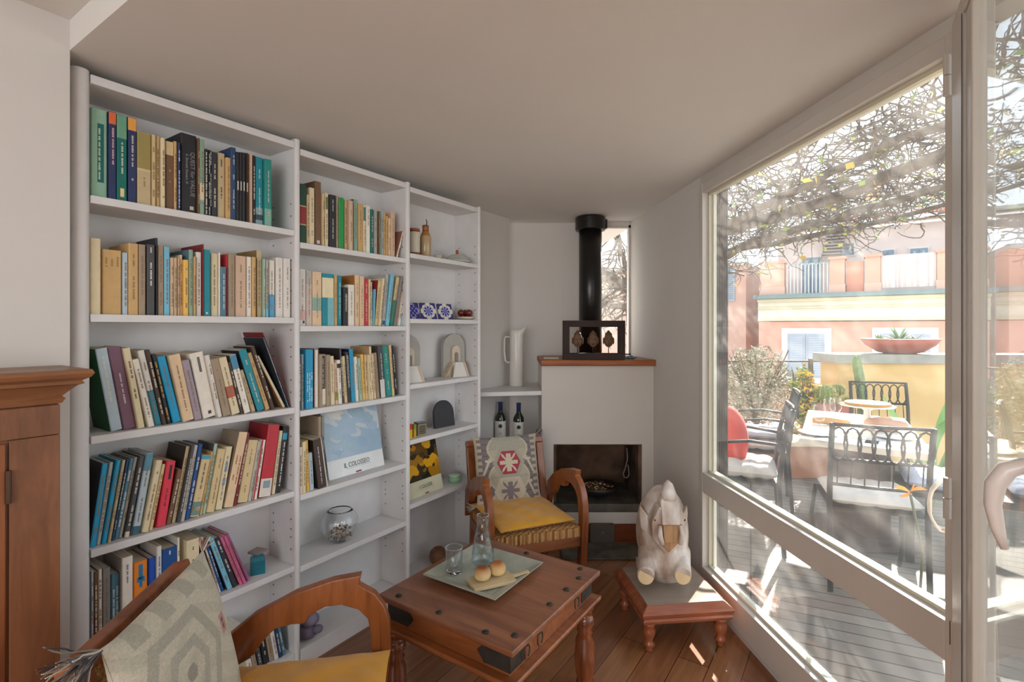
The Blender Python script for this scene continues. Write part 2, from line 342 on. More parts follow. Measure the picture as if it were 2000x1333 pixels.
b.lathe([(.001, 0), (.014, 0), (.014, .008), (.001, .008)], 16, (0, 0, 0)); 
for v in range(len(b.v) - 64, len(b.v)):
    p = b.v[v]; b.v[v] = Vector((.72 + p.x, -.022 - p.z, 1.222 + p.y))
b.build('door_handle', mat('handle_enamel', 'd9cec6', .3, var=.02), door, smooth=True)

# ------------------------------------------------------------ bookcase
Z1 = [1.795, 1.440, 1.075, .736, .433, .075]                 # shelf tops, left bay
Z2 = [1.750, 1.407, 1.057, .712, .418, .075]                 # middle bay
Z3 = [1.781, 1.445, 1.107, .822, .492, .075]                 # right bay
U = [(-.046, 0.0), (.667, .692), (1.288, 1.316), (1.886, 1.91)]
TOPZ = [2.155, 2.134, 2.121]
bc = thing('bookcase', 'tall white painted bookcase with three shelved bays along the left wall', 'bookcase', sw(0, 0, 0), DRZ)
def upright(u0, u1, z, rnd=.011):
    q = MB(); n = 6; th = u1 - u0; pts = [(u0, .196)]
    for i in range(n + 1):
        a = math.pi / 2 * i / n; pts.append((u0 + rnd - rnd * math.cos(a), rnd - rnd * math.sin(a)))
    for i in range(n + 1):
        a = math.pi / 2 * (1 - i / n); pts.append((u1 - rnd + rnd * math.cos(a), rnd - rnd * math.sin(a)))
    pts.append((u1, .196)); q.prism(pts, 0, z); q.build('upright', M_shelf, bc, bevel=.002)
upright(*U[0], 2.165, .020); upright(*U[1], 2.168); upright(*U[2], 2.140); upright(*U[3], 2.130)
BAY = [(0.0, .667, Z1, 0), (.692, 1.288, Z2, 1), (1.316, 1.886, Z3, 2)]
for u0, u1, zs, k in BAY:
    q = MB(); q.box(u0, u1, .186, .196, .0, TOPZ[k] - .001); q.build('back_panel', M_shelf, bc)
    q = MB(); q.box(u0, u1, .004, .186, TOPZ[k] - .027, TOPZ[k]); q.build('shelf', M_shelf, bc, bevel=.002)
    for z in zs:
        q = MB(); q.box(u0, u1, .004, .186, z - (.024 if z > .1 else .074), z); q.build('shelf', M_shelf, bc, bevel=.002)
    # shelf-pin holes in the right-hand side of the bay
    q = MB()
    for z in zs[:-1]:
        for dz in (-.16, -.12, -.05, .06, .11):
            for w in (.03, .155): q.box(u1 - .0012, u1 - .0002, w - .003, w + .003, z + dz - .003, z + dz + .003, '6b6058')
    q.build('pin_hole', M_attr, bc)

# ------------------------------------------------------------ books
COL = dict(pgreen='9dc8ae', teal='0e6f6b', navy='2b3763', dteal='0a6f66', cream='ddc494', cream2='e6d6b0', white='e6e0d8', beige='c9b48c', tan='d2ab72',
           olive='a39255', brown='77583f', dbrown='4a382c', black='26252a', char='34363c', dgrey='4d4d50', grey='8f8c88', taupe='a7927a', lgrey='b9b6ae',
           blue='1f9cc7', lblue='7cc3dd', bblue='0f9fd0', pblue='b7c9d3', steel='4f7f93', dblue='2a4a70', green='1f9a4a', sage='8fae98', mint='a9c6b2', dgreen='1f4a3c',
           red='c3333f', cred='e33a50', dred='7d2226', peach='e8c9a2', orange='ee8a25', yellow='f0bf5e', plum='7c5668', mauve='a798a4', pink='d46a96', lilac='b56a9b',
           tealb='178c9c', tealg='2a8f86', rblue='1750b8', nblue='164f92', ivory='efe8da', pinkb='d9b79c', gold='c9a24b')
ORD = ['first', 'second', 'third', 'fourth', 'fifth', 'sixth', 'seventh', 'eighth', 'ninth', 'tenth', 'eleventh', 'twelfth', 'thirteenth', 'fourteenth', 'fifteenth',
       'sixteenth', 'seventeenth', 'eighteenth', 'nineteenth', 'twentieth'] + ['twenty-' + x for x in ('first', 'second', 'third', 'fourth', 'fifth', 'sixth', 'seventh', 'eighth', 'ninth')] + ['thirtieth', 'thirty-first', 'thirty-second', 'thirty-third']
SHN = ['top', 'second', 'third', 'fourth', 'fifth', 'bottom']
M_ink = {}
def ink(h):
    if h not in M_ink: M_ink[h] = mat('ink_' + h, h, .6, var=.03)
    return M_ink[h]

def book_mesh(th, h, dep, c, bands, mark, side=None, rnd=random):
    q = MB(); t = min(.0022, th * .2); e = min(.0025, th * .25)
    out = [(0, e), (e, 0), (th - e, 0), (th, e), (th, dep), (th - t, dep), (th - t, e + .002), (t, e + .002), (t, dep), (0, dep)]
    q.prism(out, 0, h, c=c)
    if side:                                                   # cover colour differs from the spine
        q.poly([(-.0003, e, 0), (-.0003, e, h), (-.0003, dep, h), (-.0003, dep, 0)], side)
    for (x0, x1, z0, z1, bc_) in bands:
        if x0 <= 0 and x1 >= 1:
            pr = [(-.0002, e), (e - .0001, -.0002), (th - e + .0001, -.0002), (th + .0002, e)]
            for a_, b_ in zip(pr, pr[1:]): q.poly([(a_[0], a_[1], z0 * h), (b_[0], b_[1], z0 * h), (b_[0], b_[1], z1 * h), (a_[0], a_[1], z1 * h)], bc_)
        else: q.poly([(x0 * th, -.0004, z0 * h), (x1 * th, -.0004, z0 * h), (x1 * th, -.0004, z1 * h), (x0 * th, -.0004, z1 * h)], bc_)
    if mark:                                                   # worn, unreadable spine lettering
        mc, rows, z0, z1 = mark
        for r_ in range(rows):
            lh = min(.0052, th * .5 / rows); xc = th * (r_ + .7) / (rows + .4)
            z = z1 * h - rnd.random() * .01
            while z > z0 * h:
                for _ in range(rnd.randint(2, 8)):
                    a_ = lh * rnd.uniform(.35, .75); w_ = lh * rnd.uniform(.7, 1.05)
                    if z - a_ < z0 * h: break
                    q.poly([(xc - w_ / 2, -.0007, z - a_), (xc + w_ / 2, -.0007, z - a_), (xc + w_ / 2, -.0007, z), (xc - w_ / 2, -.0007, z)], mc)
                    z -= a_ + lh * .22
                z -= lh * .8
                if rnd.random() < .12: z -= h * .12
    return q

BOOKS = []
def books(bay, row, ox, oy, sc, rows, base=.020):
    u0, u1, zs, k = BAY[bay]; zs_ = zs[row]; grp = f'books on the {SHN[row]} shelf of the {("left", "middle", "right")[bay]} bay'
    prev = None; rg = random.Random(bay * 10 + row); n = 0
    for r_ in rows:
        x0, x1, xt, yt, c, desc = r_[:6]; o = r_[6] if len(r_) > 6 else {}
        w = o.get('w', base + rg.random() * .018 + (.012 if o.get('deep') else 0))
        p0, p1, pt, py = ox + x0 / sc, ox + x1 / sc, ox + (x0 if xt is None else xt) / sc, oy + yt / sc
        ua, ub = upx(p0, w), upx(p1, w); Z = zpx(pt, py, w); ut = upx(pt, w)
        T = 0 if xt is None else (ut - ua) / (Z - zs_); hh = Z - zs_
        th = (ub - ua)
        if prev is not None:
            pb, pT, pz = prev
            if ua < pb + .0004: ua = pb + .0004
            zc = min(hh, pz); T = max(T, pT - (ua - pb) / zc) if xt is not None or pT > 0 else T
        if abs(T) < .012: T = 0
        ang = math.atan(T); tw = max((ub - ua) * math.cos(ang), .004) - .0005; ln = hh / math.cos(ang) if xt is not None else hh
        if ua + tw / math.cos(ang) > u1 - .001: tw = max(.003, (u1 - .002 - ua) * math.cos(ang))
        # stay clear of the bay's left side when leaning towards it
        lim = (u0 + .001 - ua) / hh
        if T < lim: T = lim; ang = math.atan(T)
        dep = min(o.get('dep', .118 + rg.random() * .03), .184 - w)
        cc = COL[c]; bands = [(a_, b_, z0, z1, COL.get(cx, cx)) for a_, b_, z0, z1, cx in o.get('b', [])]
        dark = sum(lin(cc)) < .75
        mk = o.get('m', (('d9d4c4' if dark else '8a7456'), 1, .14, .86))
        if th < .006: mk = None
        q = book_mesh(tw, ln - .0005, dep, cc, bands, mk, COL.get(o.get('side'), o.get('side')), rg)
        ob = q.build('book', M_book)
        zz = zs_ + .0003
        if ang > 0: base_p = sw(ua + tw / math.cos(ang), w, zz); loc = base_p - (Matrix.Rotation(DRZ, 4, 'Z') @ Matrix.Rotation(ang, 4, 'Y') @ Vector((tw, 0, 0)))
        else: loc = sw(ua, w, zz)
        ob.matrix_world = Matrix.Translation(loc) @ Matrix.Rotation(DRZ, 4, 'Z') @ Matrix.Rotation(ang, 4, 'Y')
        pg = MB(); t_ = min(.0022, tw * .2) + .0002; i = .003 if o.get('hard') else .0006
        pg.box(t_, tw - t_, .005, dep - i, i if not ang else .001, ln - .0005 - i, 'e2d4b8'); pgo = pg.build('pages', M_page, ob)
        if 't' in o:
            for body, size, x_, z_, hx_ in o['t']:
                mt = Matrix.Translation((x_ * tw, -.0009, z_ * ln)) @ Matrix.Rotation(R(90), 4, 'X') @ Matrix.Rotation(R(-90), 4, 'Z')
                text(body, size, ink(hx_), ob, mt)
        top(ob, f'{desc}, {ORD[n]} from left, {SHN[row]} shelf, {("left", "middle", "right")[bay]} bookcase bay', 'book', grp)
        prev = (ua + (tw + .0005) / math.cos(ang), T, hh); n += 1
        BOOKS.append(ob)

def B(c0, c1, *rest): return None
N_ = None
full = lambda z0, z1, c: (0, 1, z0, z1, c)
books(0, 0, 140, 180, 4.348, [
 (165, 305, N_, 125, 'pgreen', 'wide pale green book with teal panel', dict(b=[(.38, .78, .18, .84, 'teal')], m=('dfe6c0', 1, .2, .8), dep=.16)),
 (315, 382, N_, 158, 'navy', 'navy book with orange head band', dict(b=[full(.86, .995, 'e8713a')], m=('e2b8b4', 1, .36, .82), dep=.16)),
 (387, 472, N_, 185, 'dteal', 'dark teal book with green head', dict(b=[full(.73, .995, '6fa88a'), (.3, .7, .05, .15, 'e8d49a')], m=('d7dcbf', 1, .27, .7), dep=.16)),
 (480, 554, N_, 208, 'navy', 'navy book with amber head band', dict(b=[full(.85, .995, 'eda64e')], m=('d7d2c4', 1, .25, .8), dep=.16)),
 (560, 675, N_, 330, 'beige', 'wide beige book with olive upper half', dict(b=[full(.5, .995, 'olive'), full(.47, .5, 'cream')], m=('8a7a48', 1, .25, .42))),
 (678, 716, N_, 358, 'cream', 'slim cream paperback'), (718, 750, N_, 372, 'cream', 'slim cream paperback'), (752, 797, N_, 382, 'cream2', 'cream paperback'),
 (800, 868, N_, 410, 'brown', 'brown book with cream head', dict(b=[full(.8, .995, 'cream')], m=('c9a878', 1, .4, .6))),
 (870, 897, N_, 415, 'tan', 'slim tan paperback'), (900, 926, N_, 425, 'navy', 'slim navy book with white lettering', dict(m=('d9dce6', 1, .05, .93))),
 (930, 1062, N_, 340, 'black', 'thick black hardback with grey title', dict(hard=1, m=None, dep=.165, b=[(.55, .8, .05, .095, 'c9bf9c')],
    t=[('QUEST for VALUE', .020, .72, .5, '8d8d90'), ('G. Bennett Stewart, III', .0115, .36, .56, '9a9a9c')])),
 (1068, 1088, N_, 385, 'brown', 'thin brown book'), (1090, 1130, N_, 395, 'sage', 'grey green book with cream foot', dict(b=[full(.2, .42, 'cream2')])),
 (1132, 1158, N_, 480, 'black', 'slim black book, crowded white lettering', dict(m=('e6e2d6', 1, .03, .98))), (1160, 1192, N_, 490, 'black', 'black book, crowded white lettering', dict(m=('e6e2d6', 2, .03, .98))),
 (1195, 1238, N_, 505, 'char', 'charcoal paperback'), (1241, 1302, N_, 510, 'beige', 'beige paperback with dark lettering', dict(m=('3a3026', 1, .3, .9))),
 (1305, 1353, N_, 550, 'tan', 'short tan paperback'), (1356, 1397, N_, 465, 'dblue', 'tall dark blue book', dict(deep=0, m=('c5ccd2', 1, .1, .9))),
 (1400, 1426, N_, 505, 'black', 'slim black booklet', dict(b=[(.3, .7, .45, .58, 'ddd6cc')], m=N_)), (1428, 1451, N_, 508, 'black', 'slim black booklet', dict(b=[(.3, .7, .45, .58, 'ddd6cc')], m=N_)),
 (1453, 1477, N_, 511, 'black', 'slim black booklet', dict(b=[(.3, .7, .45, .58, 'ddd6cc')], m=N_)), (1479, 1506, N_, 515, 'dbrown', 'slim brown black booklet', dict(b=[(.3, .7, .45, .58, 'ddd6cc')], m=N_)),
 (1510, 1537, N_, 520, 'pinkb', 'slim pale pink paperback', dict(m=N_)), (1540, 1561, N_, 535, 'black', 'thin black book'),
 (1563, 1627, N_, 545, 'tealb', 'bright teal book with pictured foot', dict(b=[full(.02, .26, '8fa9ae'), full(.08, .16, '4a6070')])), (1632, 1700, N_, 560, 'tealg', 'sea green book with pale foot', dict(b=[full(.0, .26, '83b3a0')]))])
books(0, 1, 140, 430, 4.348, [
 (158, 250, N_, 150, 'cream2', 'cream book with rounded plain spine', dict(m=N_)), (258, 425, N_, 245, 'tan', 'very wide worn tan book', dict(m=('a07a44', 3, .72, .9))),
 (437, 480, N_, 275, 'pblue', 'slim pale blue book'), (485, 568, N_, 195, 'tan', 'tall tan book', dict(dep=.16)), (572, 630, N_, 205, 'taupe', 'taupe book'),
 (640, 708, N_, 205, 'dgrey', 'slate book with white lettering', dict(m=('e2e2e2', 1, .4, .96))), (712, 733, N_, 150, 'black', 'tall thin black book', dict(dep=.165, m=N_)),
 (735, 784, N_, 215, 'taupe', 'brown grey worn book'), (788, 836, N_, 225, 'lblue', 'light blue book'),
 (840, 869, N_, 318, 'pinkb', 'thin beige paperback'), (870, 898, N_, 319, 'beige', 'thin beige paperback'), (900, 921, N_, 320, 'pinkb', 'thin beige paperback'), (923, 940, N_, 295, 'peach', 'very thin pinkish book'),
 (943, 995, N_, 335, 'yellow', 'amber yellow paperback'), (998, 1034, N_, 250, 'sage', 'tall pale sage book', dict(side='5f7f88', dep=.16)),
 (1036, 1056, N_, 310, 'tan', 'slim tan book with red lettering', dict(m=('a4432c', 1, .1, .7))), (1058, 1104, N_, 270, 'white', 'white paperback'), (1106, 1113, N_, 203, 'dred', 'thin tall dark red book', dict(dep=.165, m=N_)),
 (1117, 1180, N_, 248, 'tealb', 'bright teal hardback', dict(m=N_, b=[(.3, .6, .03, .06, 'bfe0e0')])), (1183, 1243, N_, 280, 'cream2', 'cream paperback with brown lettering'), (1245, 1262, N_, 275, 'ivory', 'thin ivory booklet', dict(m=N_)),
 (1265, 1316, N_, 395, 'steel', 'short blue book'), (1317, 1323, N_, 288, 'red', 'thin red book', dict(m=N_, dep=.16)),
 (1326, 1388, N_, 285, 'taupe', 'taupe book'), (1391, 1483, N_, 300, 'pinkb', 'wide pinkish beige book'), (1487, 1528, N_, 310, 'ivory', 'ivory paperback'), (1531, 1567, N_, 312, 'tan', 'orange tan paperback'),
 (1573, 1615, N_, 255, 'beige', 'tall khaki book', dict(side='8f7240', dep=.165)), (1618, 1648, N_, 328, 'mint', 'slim pale green book'), (1650, 1674, N_, 335, 'lgrey', 'slim grey book with blue foot', dict(b=[full(0, .2, 'lblue')])),
 (1676, 1725, N_, 340, 'ivory', 'ivory book with blue foot', dict(b=[full(0, .4, '5aa6cf')])), (1740, 1795, N_, 318, 'white', 'white paperback'), (1805, 1860, N_, 325, 'white', 'white paperback against the upright')])
books(0, 2, 140, 640, 4.348, [
 (335, 437, 200, 185, 'pblue', 'leaning pale blue book with green cover', dict(side='1f5f37', m=('e8e2c8', 1, .35, .9))), (442, 552, 302, 178, 'plum', 'leaning plum hardback', dict(m=('d9ccd2', 1, .3, .7))),
 (558, 625, 412, 180, 'cream2', 'leaning cream book with black lettering', dict(m=('2a2420', 1, .35, .85))), (655, 708, 515, 275, 'ivory', 'leaning ivory paperback'),
 (712, 768, 562, 200, 'white', 'leaning white book with teal foot', dict(b=[full(0, .47, '2a7f94')])), (775, 812, 608, 195, 'dbrown', 'leaning dark brown book'),
 (815, 850, 680, 232, 'black', 'leaning black book with gold lettering', dict(m=('c9a24b', 1, .05, .9))), (862, 935, 722, 255, 'bblue', 'leaning bright blue paperback'),
 (950, 1045, 825, 240, 'peach', 'leaning peach book'), (1050, 1112, 935, 285, 'mauve', 'leaning mauve paperback'),
 (1118, 1232, 1000, 225, 'ivory', 'wide leaning ivory book with dark label', dict(b=[(.45, .65, .7, .93, '6e6662'), (.45, .7, .05, .1, '4a4440')], m=N_)), (1237, 1282, 1115, 240, 'white', 'leaning white paperback'),
 (1290, 1358, 1175, 275, 'taupe', 'leaning khaki grey book'), (1362, 1435, 1240, 265, 'cream2', 'leaning cream book with brick red patch', dict(b=[full(.3, .5, 'b8634a')])), (1440, 1465, 1290, 300, 'dbrown', 'leaning thin dark book'),
 (1470, 1524, 1335, 240, 'ivory', 'leaning white book with blue head', dict(b=[full(.76, .995, '4a90b4')], side='5a4632')), (1530, 1568, 1420, 370, 'beige', 'short leaning beige book'),
 (1580, 1645, 1420, 200, 'tealb', 'tall leaning teal blue book', dict(side='20242c')), (1650, 1690, 1470, 225, 'tan', 'leaning tan paperback'), (1695, 1732, 1500, 165, 'dbrown', 'tall leaning dark brown book'),
 (1798, 1822, 1560, 250, 'cream2', 'slanted book with tan cover', dict(side='a98560', m=N_)), (1826, 1850, 1610, 90, 'steel', 'tall slanted slate blue book', dict(side='22262e')), (1854, 1862, 1620, 45, 'dred', 'tall slanted thin red book', dict(m=N_))])
books(0, 3, 140, 820, 4.348, [
 (155, 208, 262, 378, 'blue', 'leaning bright blue book with black cover', dict(side='2e2a2e')), (210, 248, 322, 368, 'lgrey', 'leaning pale grey book'), (250, 300, 375, 352, 'blue', 'leaning bright blue paperback'),
 (303, 333, 432, 348, 'beige', 'leaning thin beige book'), (338, 360, 470, 340, 'dblue', 'leaning thin navy book'), (362, 400, 497, 335, 'steel', 'leaning slate blue paperback'), (402, 432, 535, 325, 'lgrey', 'leaning stone grey book'),
 (438, 490, 572, 318, 'dgrey', 'leaning graphite hardback, cream foot', dict(b=[full(0, .07, 'd9cdb8')])), (510, 578, 635, 295, 'pblue', 'leaning pale blue pictured book', dict(b=[full(.78, .995, '5f97ab'), full(0, .1, '3a6a7a')])),
 (596, 655, 720, 355, 'cream2', 'leaning cream paperback'), (658, 690, 770, 385, 'cream', 'leaning thin cream paperback'),
 (720, 800, 810, 365, 'cred', 'leaning bright red paperback', dict(b=[(.4, .7, .72, .94, '3a2a2a')], m=('8f2030', 1, .2, .6))), (805, 845, 905, 430, 'brown', 'short leaning brown book'),
 (852, 885, 960, 235, 'beige', 'tall leaning beige book', dict(side='3a332e')), (888, 925, 1005, 225, 'dgrey', 'leaning dark grey book'), (928, 960, 1045, 222, 'lgrey', 'leaning light grey book'), (964, 1000, 1083, 215, 'nblue', 'leaning mid blue book'),
 (1005, 1085, 1110, 315, 'cream', 'leaning cream book with pictured foot', dict(b=[full(.02, .24, '6f8f8a'), full(.08, .16, 'e8dcb8'), full(.93, .995, '4a9fb4')], m=('3a3228', 1, .28, .9))), (1088, 1108, 1185, 275, 'tan', 'leaning thin tan book'),
 (1110, 1140, 1215, 210, 'mint', 'tall leaning pale green book', dict(side='5d5a58')), (1145, 1213, 1245, 260, 'cream', 'leaning worn cream paperback'), (1220, 1280, 1310, 240, 'cream2', 'leaning cream book with blue stamps', dict(b=[(.3, .75, .38, .5, '8aa9bf'), (.3, .75, .6, .75, '8aa9bf')])),
 (1295, 1372, 1425, 120, 'peach', 'tall leaning peach book', dict(side='9a8872', m=('a05a44', 2, .3, .7))), (1378, 1400, 1480, 118, 'dred', 'tall leaning thin crimson book'), (1405, 1495, 1500, 190, 'cream', 'leaning wide cream book'),
 (1500, 1527, 1585, 190, 'lgrey', 'leaning thin white book'), (1535, 1575, 1610, 180, 'ivory', 'leaning white book with red edge', dict(b=[(0, .4, 0, 1, 'b8404a')])),
 (1590, 1690, 1665, 60, 'red', 'tall red book with white foot', dict(b=[full(0, .25, 'e2d8cc'), (.2, .8, .12, .22, '8fa0ac')], m=N_, side='9c1e2c')), (1697, 1730, 1765, 100, 'cream2', 'nearly upright cream book'),
 (1735, 1775, 1800, 65, 'black', 'black book with white lettering', dict(b=[full(.8, .9, '2a9fc0')], m=('e6e2d6', 1, .1, .78)))])
books(0, 4, 140, 1000, 4.002, [
 (137, 152, N_, 480, 'dgrey', 'thin grey book against the upright'), (153, 173, N_, 470, 'pblue', 'thin pale blue book'), (177, 207, N_, 475, 'brown', 'russet brown book', dict(b=[full(0, .4, '7d2b22')])), (210, 239, N_, 455, 'ivory', 'slim white book, dark lettering'),
 (242, 305, N_, 450, 'grey', 'grey hardback'), (309, 376, N_, 495, 'steel', 'teal grey book with pale lettering', dict(m=('c9dadd', 2, .3, .8))),
 (385, 480, N_, 370, 'ivory', 'wide white paperback', dict(m=('6b6a92', 1, .66, .9), side='c9c2ba')), (484, 596, N_, 405, 'orange', 'wide orange book with blue arrow figure', dict(m=N_, b=[(.35, .65, .72, .95, '2a7fae'), (.22, .78, .68, .76, '2a7fae'), (.4, .62, .60, .68, '2a7fae')])),
 (600, 655, N_, 372, 'rblue', 'royal blue paperback', dict(m=N_)), (667, 706, N_, 275, 'white', 'slim white book with blue lettering', dict(m=('2a6fa8', 1, .3, .9))),
 (709, 825, N_, 302, 'nblue', 'wide deep blue book', dict(m=('d9e2ea', 1, .9, .96), dep=.15)),
 (828, 846, N_, 205, 'ivory', 'tall thin white booklet'), (900, 1000, N_, 232, 'cream2', 'thick cream book with worn cover', dict(m=('6a5230', 1, .6, .9))),
 (1128, 1150, 985, 250, 'dbrown', 'leaning thin dark brown booklet'), (1154, 1170, 1010, 205, 'ivory', 'leaning thin white booklet'), (1174, 1195, 1045, 240, 'nblue', 'leaning thin blue book'),
 (1222, 1262, 1062, 222, 'lblue', 'leaning light blue book', dict(side='2b3138')), (1266, 1304, 1110, 220, 'char', 'leaning charcoal book, white lettering', dict(m=('e0dede', 1, .3, .95))),
 (1320, 1344, 1150, 210, 'pink', 'leaning pink paperback, nearer of two'), (1347, 1373, 1180, 205, 'pink', 'leaning pink paperback, farther of two'), (1377, 1400, 1205, 182, 'lilac', 'leaning lilac paperback')])
# bottom shelf, left bay: two flat piles and a leaning row
def flatbook(u, w, z, th, wid, ln, c, desc, grp, k=0, rot=0):
    q = book_mesh(th, ln, wid, COL[c], [], (('d9d4c4' if sum(lin(COL[c])) < .75 else '8a7456'), 1, .2, .8)); ob = q.build('book', M_book)
    ob.matrix_world = Matrix.Translation(sw(u, w, z + th)) @ Matrix.Rotation(DRZ + rot, 4, 'Z') @ Matrix.Rotation(R(90), 4, 'Y')
    pg = MB(); pg.box(.0024, th - .0024, .005, wid - .002, .001, ln - .001, 'e2d4b8'); pg.build('pages', M_page, ob)
    top(ob, desc, 'book', grp); return ob
z = .0755
for i, (th, c, nm) in enumerate([(.028, 'grey', 'grey'), (.034, 'dgrey', 'dark grey'), (.03, 'taupe', 'taupe'), (.022, 'ivory', 'white')]):
    flatbook(.20 - .004 * i, .03 + .004 * (i % 2), z, th, .145, .2, c, f'{nm} book lying flat, {("lowest", "second from bottom", "third from bottom", "topmost")[i]} of left pile, bottom shelf, left bay', 'books lying in piles on the bottom shelf'); z += th + .0006
z = .0755
for i, (th, c, nm) in enumerate([(.03, 'brown', 'brown'), (.03, 'beige', 'beige'), (.035, 'black', 'black'), (.028, 'lgrey', 'pale grey'), (.03, 'taupe', 'taupe'), (.018, 'ivory', 'white')]):
    flatbook(.41 + .003 * (i % 3), .03 + .005 * (i % 2), z, th, .14, .082, c, f'{nm} small book lying flat, {("lowest", "second from bottom", "third from bottom", "fourth from bottom", "fifth from bottom", "topmost")[i]} of right pile, bottom shelf, left bay', 'books lying in piles on the bottom shelf'); z += th + .0006
books(0, 5, 140, 1000, 4.002, [
 (1385, 1425, 1335, 1020, 'ivory', 'leaning white book'), (1428, 1462, 1375, 1010, 'taupe', 'leaning taupe book'), (1464, 1500, 1420, 1000, 'dgrey', 'leaning dark grey book'), (1503, 1548, 1465, 990, 'black', 'leaning black book, white lettering', dict(m=('e6e2d6', 1, .3, .9))),
 (1552, 1588, 1505, 965, 'taupe', 'leaning brown grey book'), (1590, 1622, 1545, 945, 'white', 'leaning white paperback'), (1625, 1650, 1575, 925, 'navy', 'leaning navy book'), (1652, 1678, 1600, 905, 'steel', 'leaning sea blue book')])
books(1, 0, 560, 320, 3.92, [
 (103, 154, N_, 150, 'dgreen', 'tall dark green book with red band', dict(b=[full(.33, .62, '9c2f30'), full(.62, .64, 'c9b48c'), full(.31, .33, 'c9b48c')], m=N_, hard=1, dep=.165)), (156, 174, N_, 235, 'cream', 'slim cream book'), (176, 214, N_, 180, 'cream2', 'tall cream book'),
 (217, 265, N_, 130, 'brown', 'tall brown hardback', dict(m=N_, b=[(.3, .75, .04, .09, 'ded4c4')], dep=.16)), (269, 291, N_, 225, 'cream', 'slim cream paperback'), (293, 321, N_, 222, 'cream2', 'cream book with green patch', dict(b=[(.2, .8, .7, .93, '6f8048')])),
 (325, 377, N_, 232, 'black', 'black book with white lettering', dict(m=('d9d4c8', 1, .04, .94), dep=.155)), (380, 399, N_, 245, 'taupe', 'thin grey brown book'), (401, 440, N_, 255, 'green', 'bright green book', dict(m=N_)), (443, 464, N_, 275, 'cream', 'slim cream book'),
 (466, 510, N_, 275, 'pinkb', 'pinkish tan book'), (513, 546, N_, 270, 'sage', 'grey green book', dict(side='3a4038')), (550, 584, N_, 300, 'tan', 'light brown book'), (587, 607, N_, 320, 'cream2', 'cream book with teal head', dict(b=[full(.68, .97, '3f7f78')])),
 (609, 640, N_, 318, 'ivory', 'ivory paperback with red lettering', dict(m=('b8504a', 1, .5, .95))), (642, 665, N_, 345, 'dteal', 'dark green paperback'), (667, 695, N_, 355, 'lgrey', 'grey paperback'), (697, 708, N_, 360, 'brown', 'thin brown booklet'),
 (710, 725, N_, 362, 'sage', 'thin sage booklet'), (726, 740, N_, 364, 'pblue', 'thin pale blue booklet'), (742, 760, N_, 375, 'tan', 'slim orange tan paperback'), (762, 778, N_, 400, 'tan', 'short tan paperback'), (780, 798, N_, 415, 'peach', 'short peach paperback'), (800, 830, N_, 365, 'pinkb', 'pinkish beige book'),
 (840, 851, 930, 350, 'ivory', 'thin ivory book leaning on the upright', dict(side='9c6a58', m=('c07a70', 1, .05, .95)))])
books(1, 1, 560, 320, 3.92, [
 (97, 147, N_, 805, 'white', 'wide white book with faint lettering', dict(b=[full(.1, .28, 'dfb9b4'), (.5, .8, .04, .09, '3a3a44')])), (150, 195, N_, 815, 'lgrey', 'grey book fading to pink', dict(b=[full(0, .75, 'd6c4b8')])),
 (199, 270, N_, 825, 'peach', 'wide peach book with green smudge', dict(b=[full(.28, .52, '8fb0a2'), full(.52, .58, 'd2c9a6')])), (274, 362, N_, 838, 'tealb', 'very wide teal book with cream band', dict(b=[full(.54, .92, 'efe0b8'), (.45, 1, 0, .54, '7fbcc4')], m=N_)),
 (365, 390, N_, 855, 'tan', 'slim tan book'), (392, 422, N_, 855, 'tealb', 'teal paperback'), (426, 469, N_, 945, 'black', 'short black book with big white title', dict(m=N_, t=[('HEMINGWAY', .0135, .55, .6, 'e6e2d6')])), (473, 520, N_, 925, 'ivory', 'short ivory paperback'),
 (523, 557, N_, 852, 'peach', 'tall peach paperback', dict(side='b5763a')), (560, 595, N_, 860, 'peach', 'peach paperback'), (597, 625, N_, 880, 'c9606a' if 0 else 'red', 'rose red paperback', dict(m=('e8c8b8', 1, .1, .9))), (628, 645, N_, 885, 'peach', 'thin orange cream book'), (647, 655, N_, 905, 'ivory', 'very thin pale booklet'),
 (657, 672, 670, 960, 'lblue', 'slim light blue book', dict(m=N_)), (673, 696, 703, 895, 'cream', 'leaning cream paperback', dict(side='9c2a24')), (698, 725, 728, 878, 'cream2', 'leaning pale cream paperback'), (727, 752, 760, 850, 'lgrey', 'leaning grey white book', dict(b=[(.1, .9, .02, .1, '3f5f78')])),
 (756, 786, 797, 850, 'lblue', 'leaning light blue book'), (789, 813, 843, 870, 'cream', 'leaning cream book with green foot', dict(b=[full(0, .52, '1f8a72')])), (815, 838, 865, 860, 'grey', 'leaning grey paperback'), (841, 851, 880, 865, 'pinkb', 'leaning thin pink booklet'), (853, 872, 893, 875, 'ivory', 'leaning ivory paperback'), (875, 893, 907, 912, 'pblue', 'leaning pale blue booklet')])
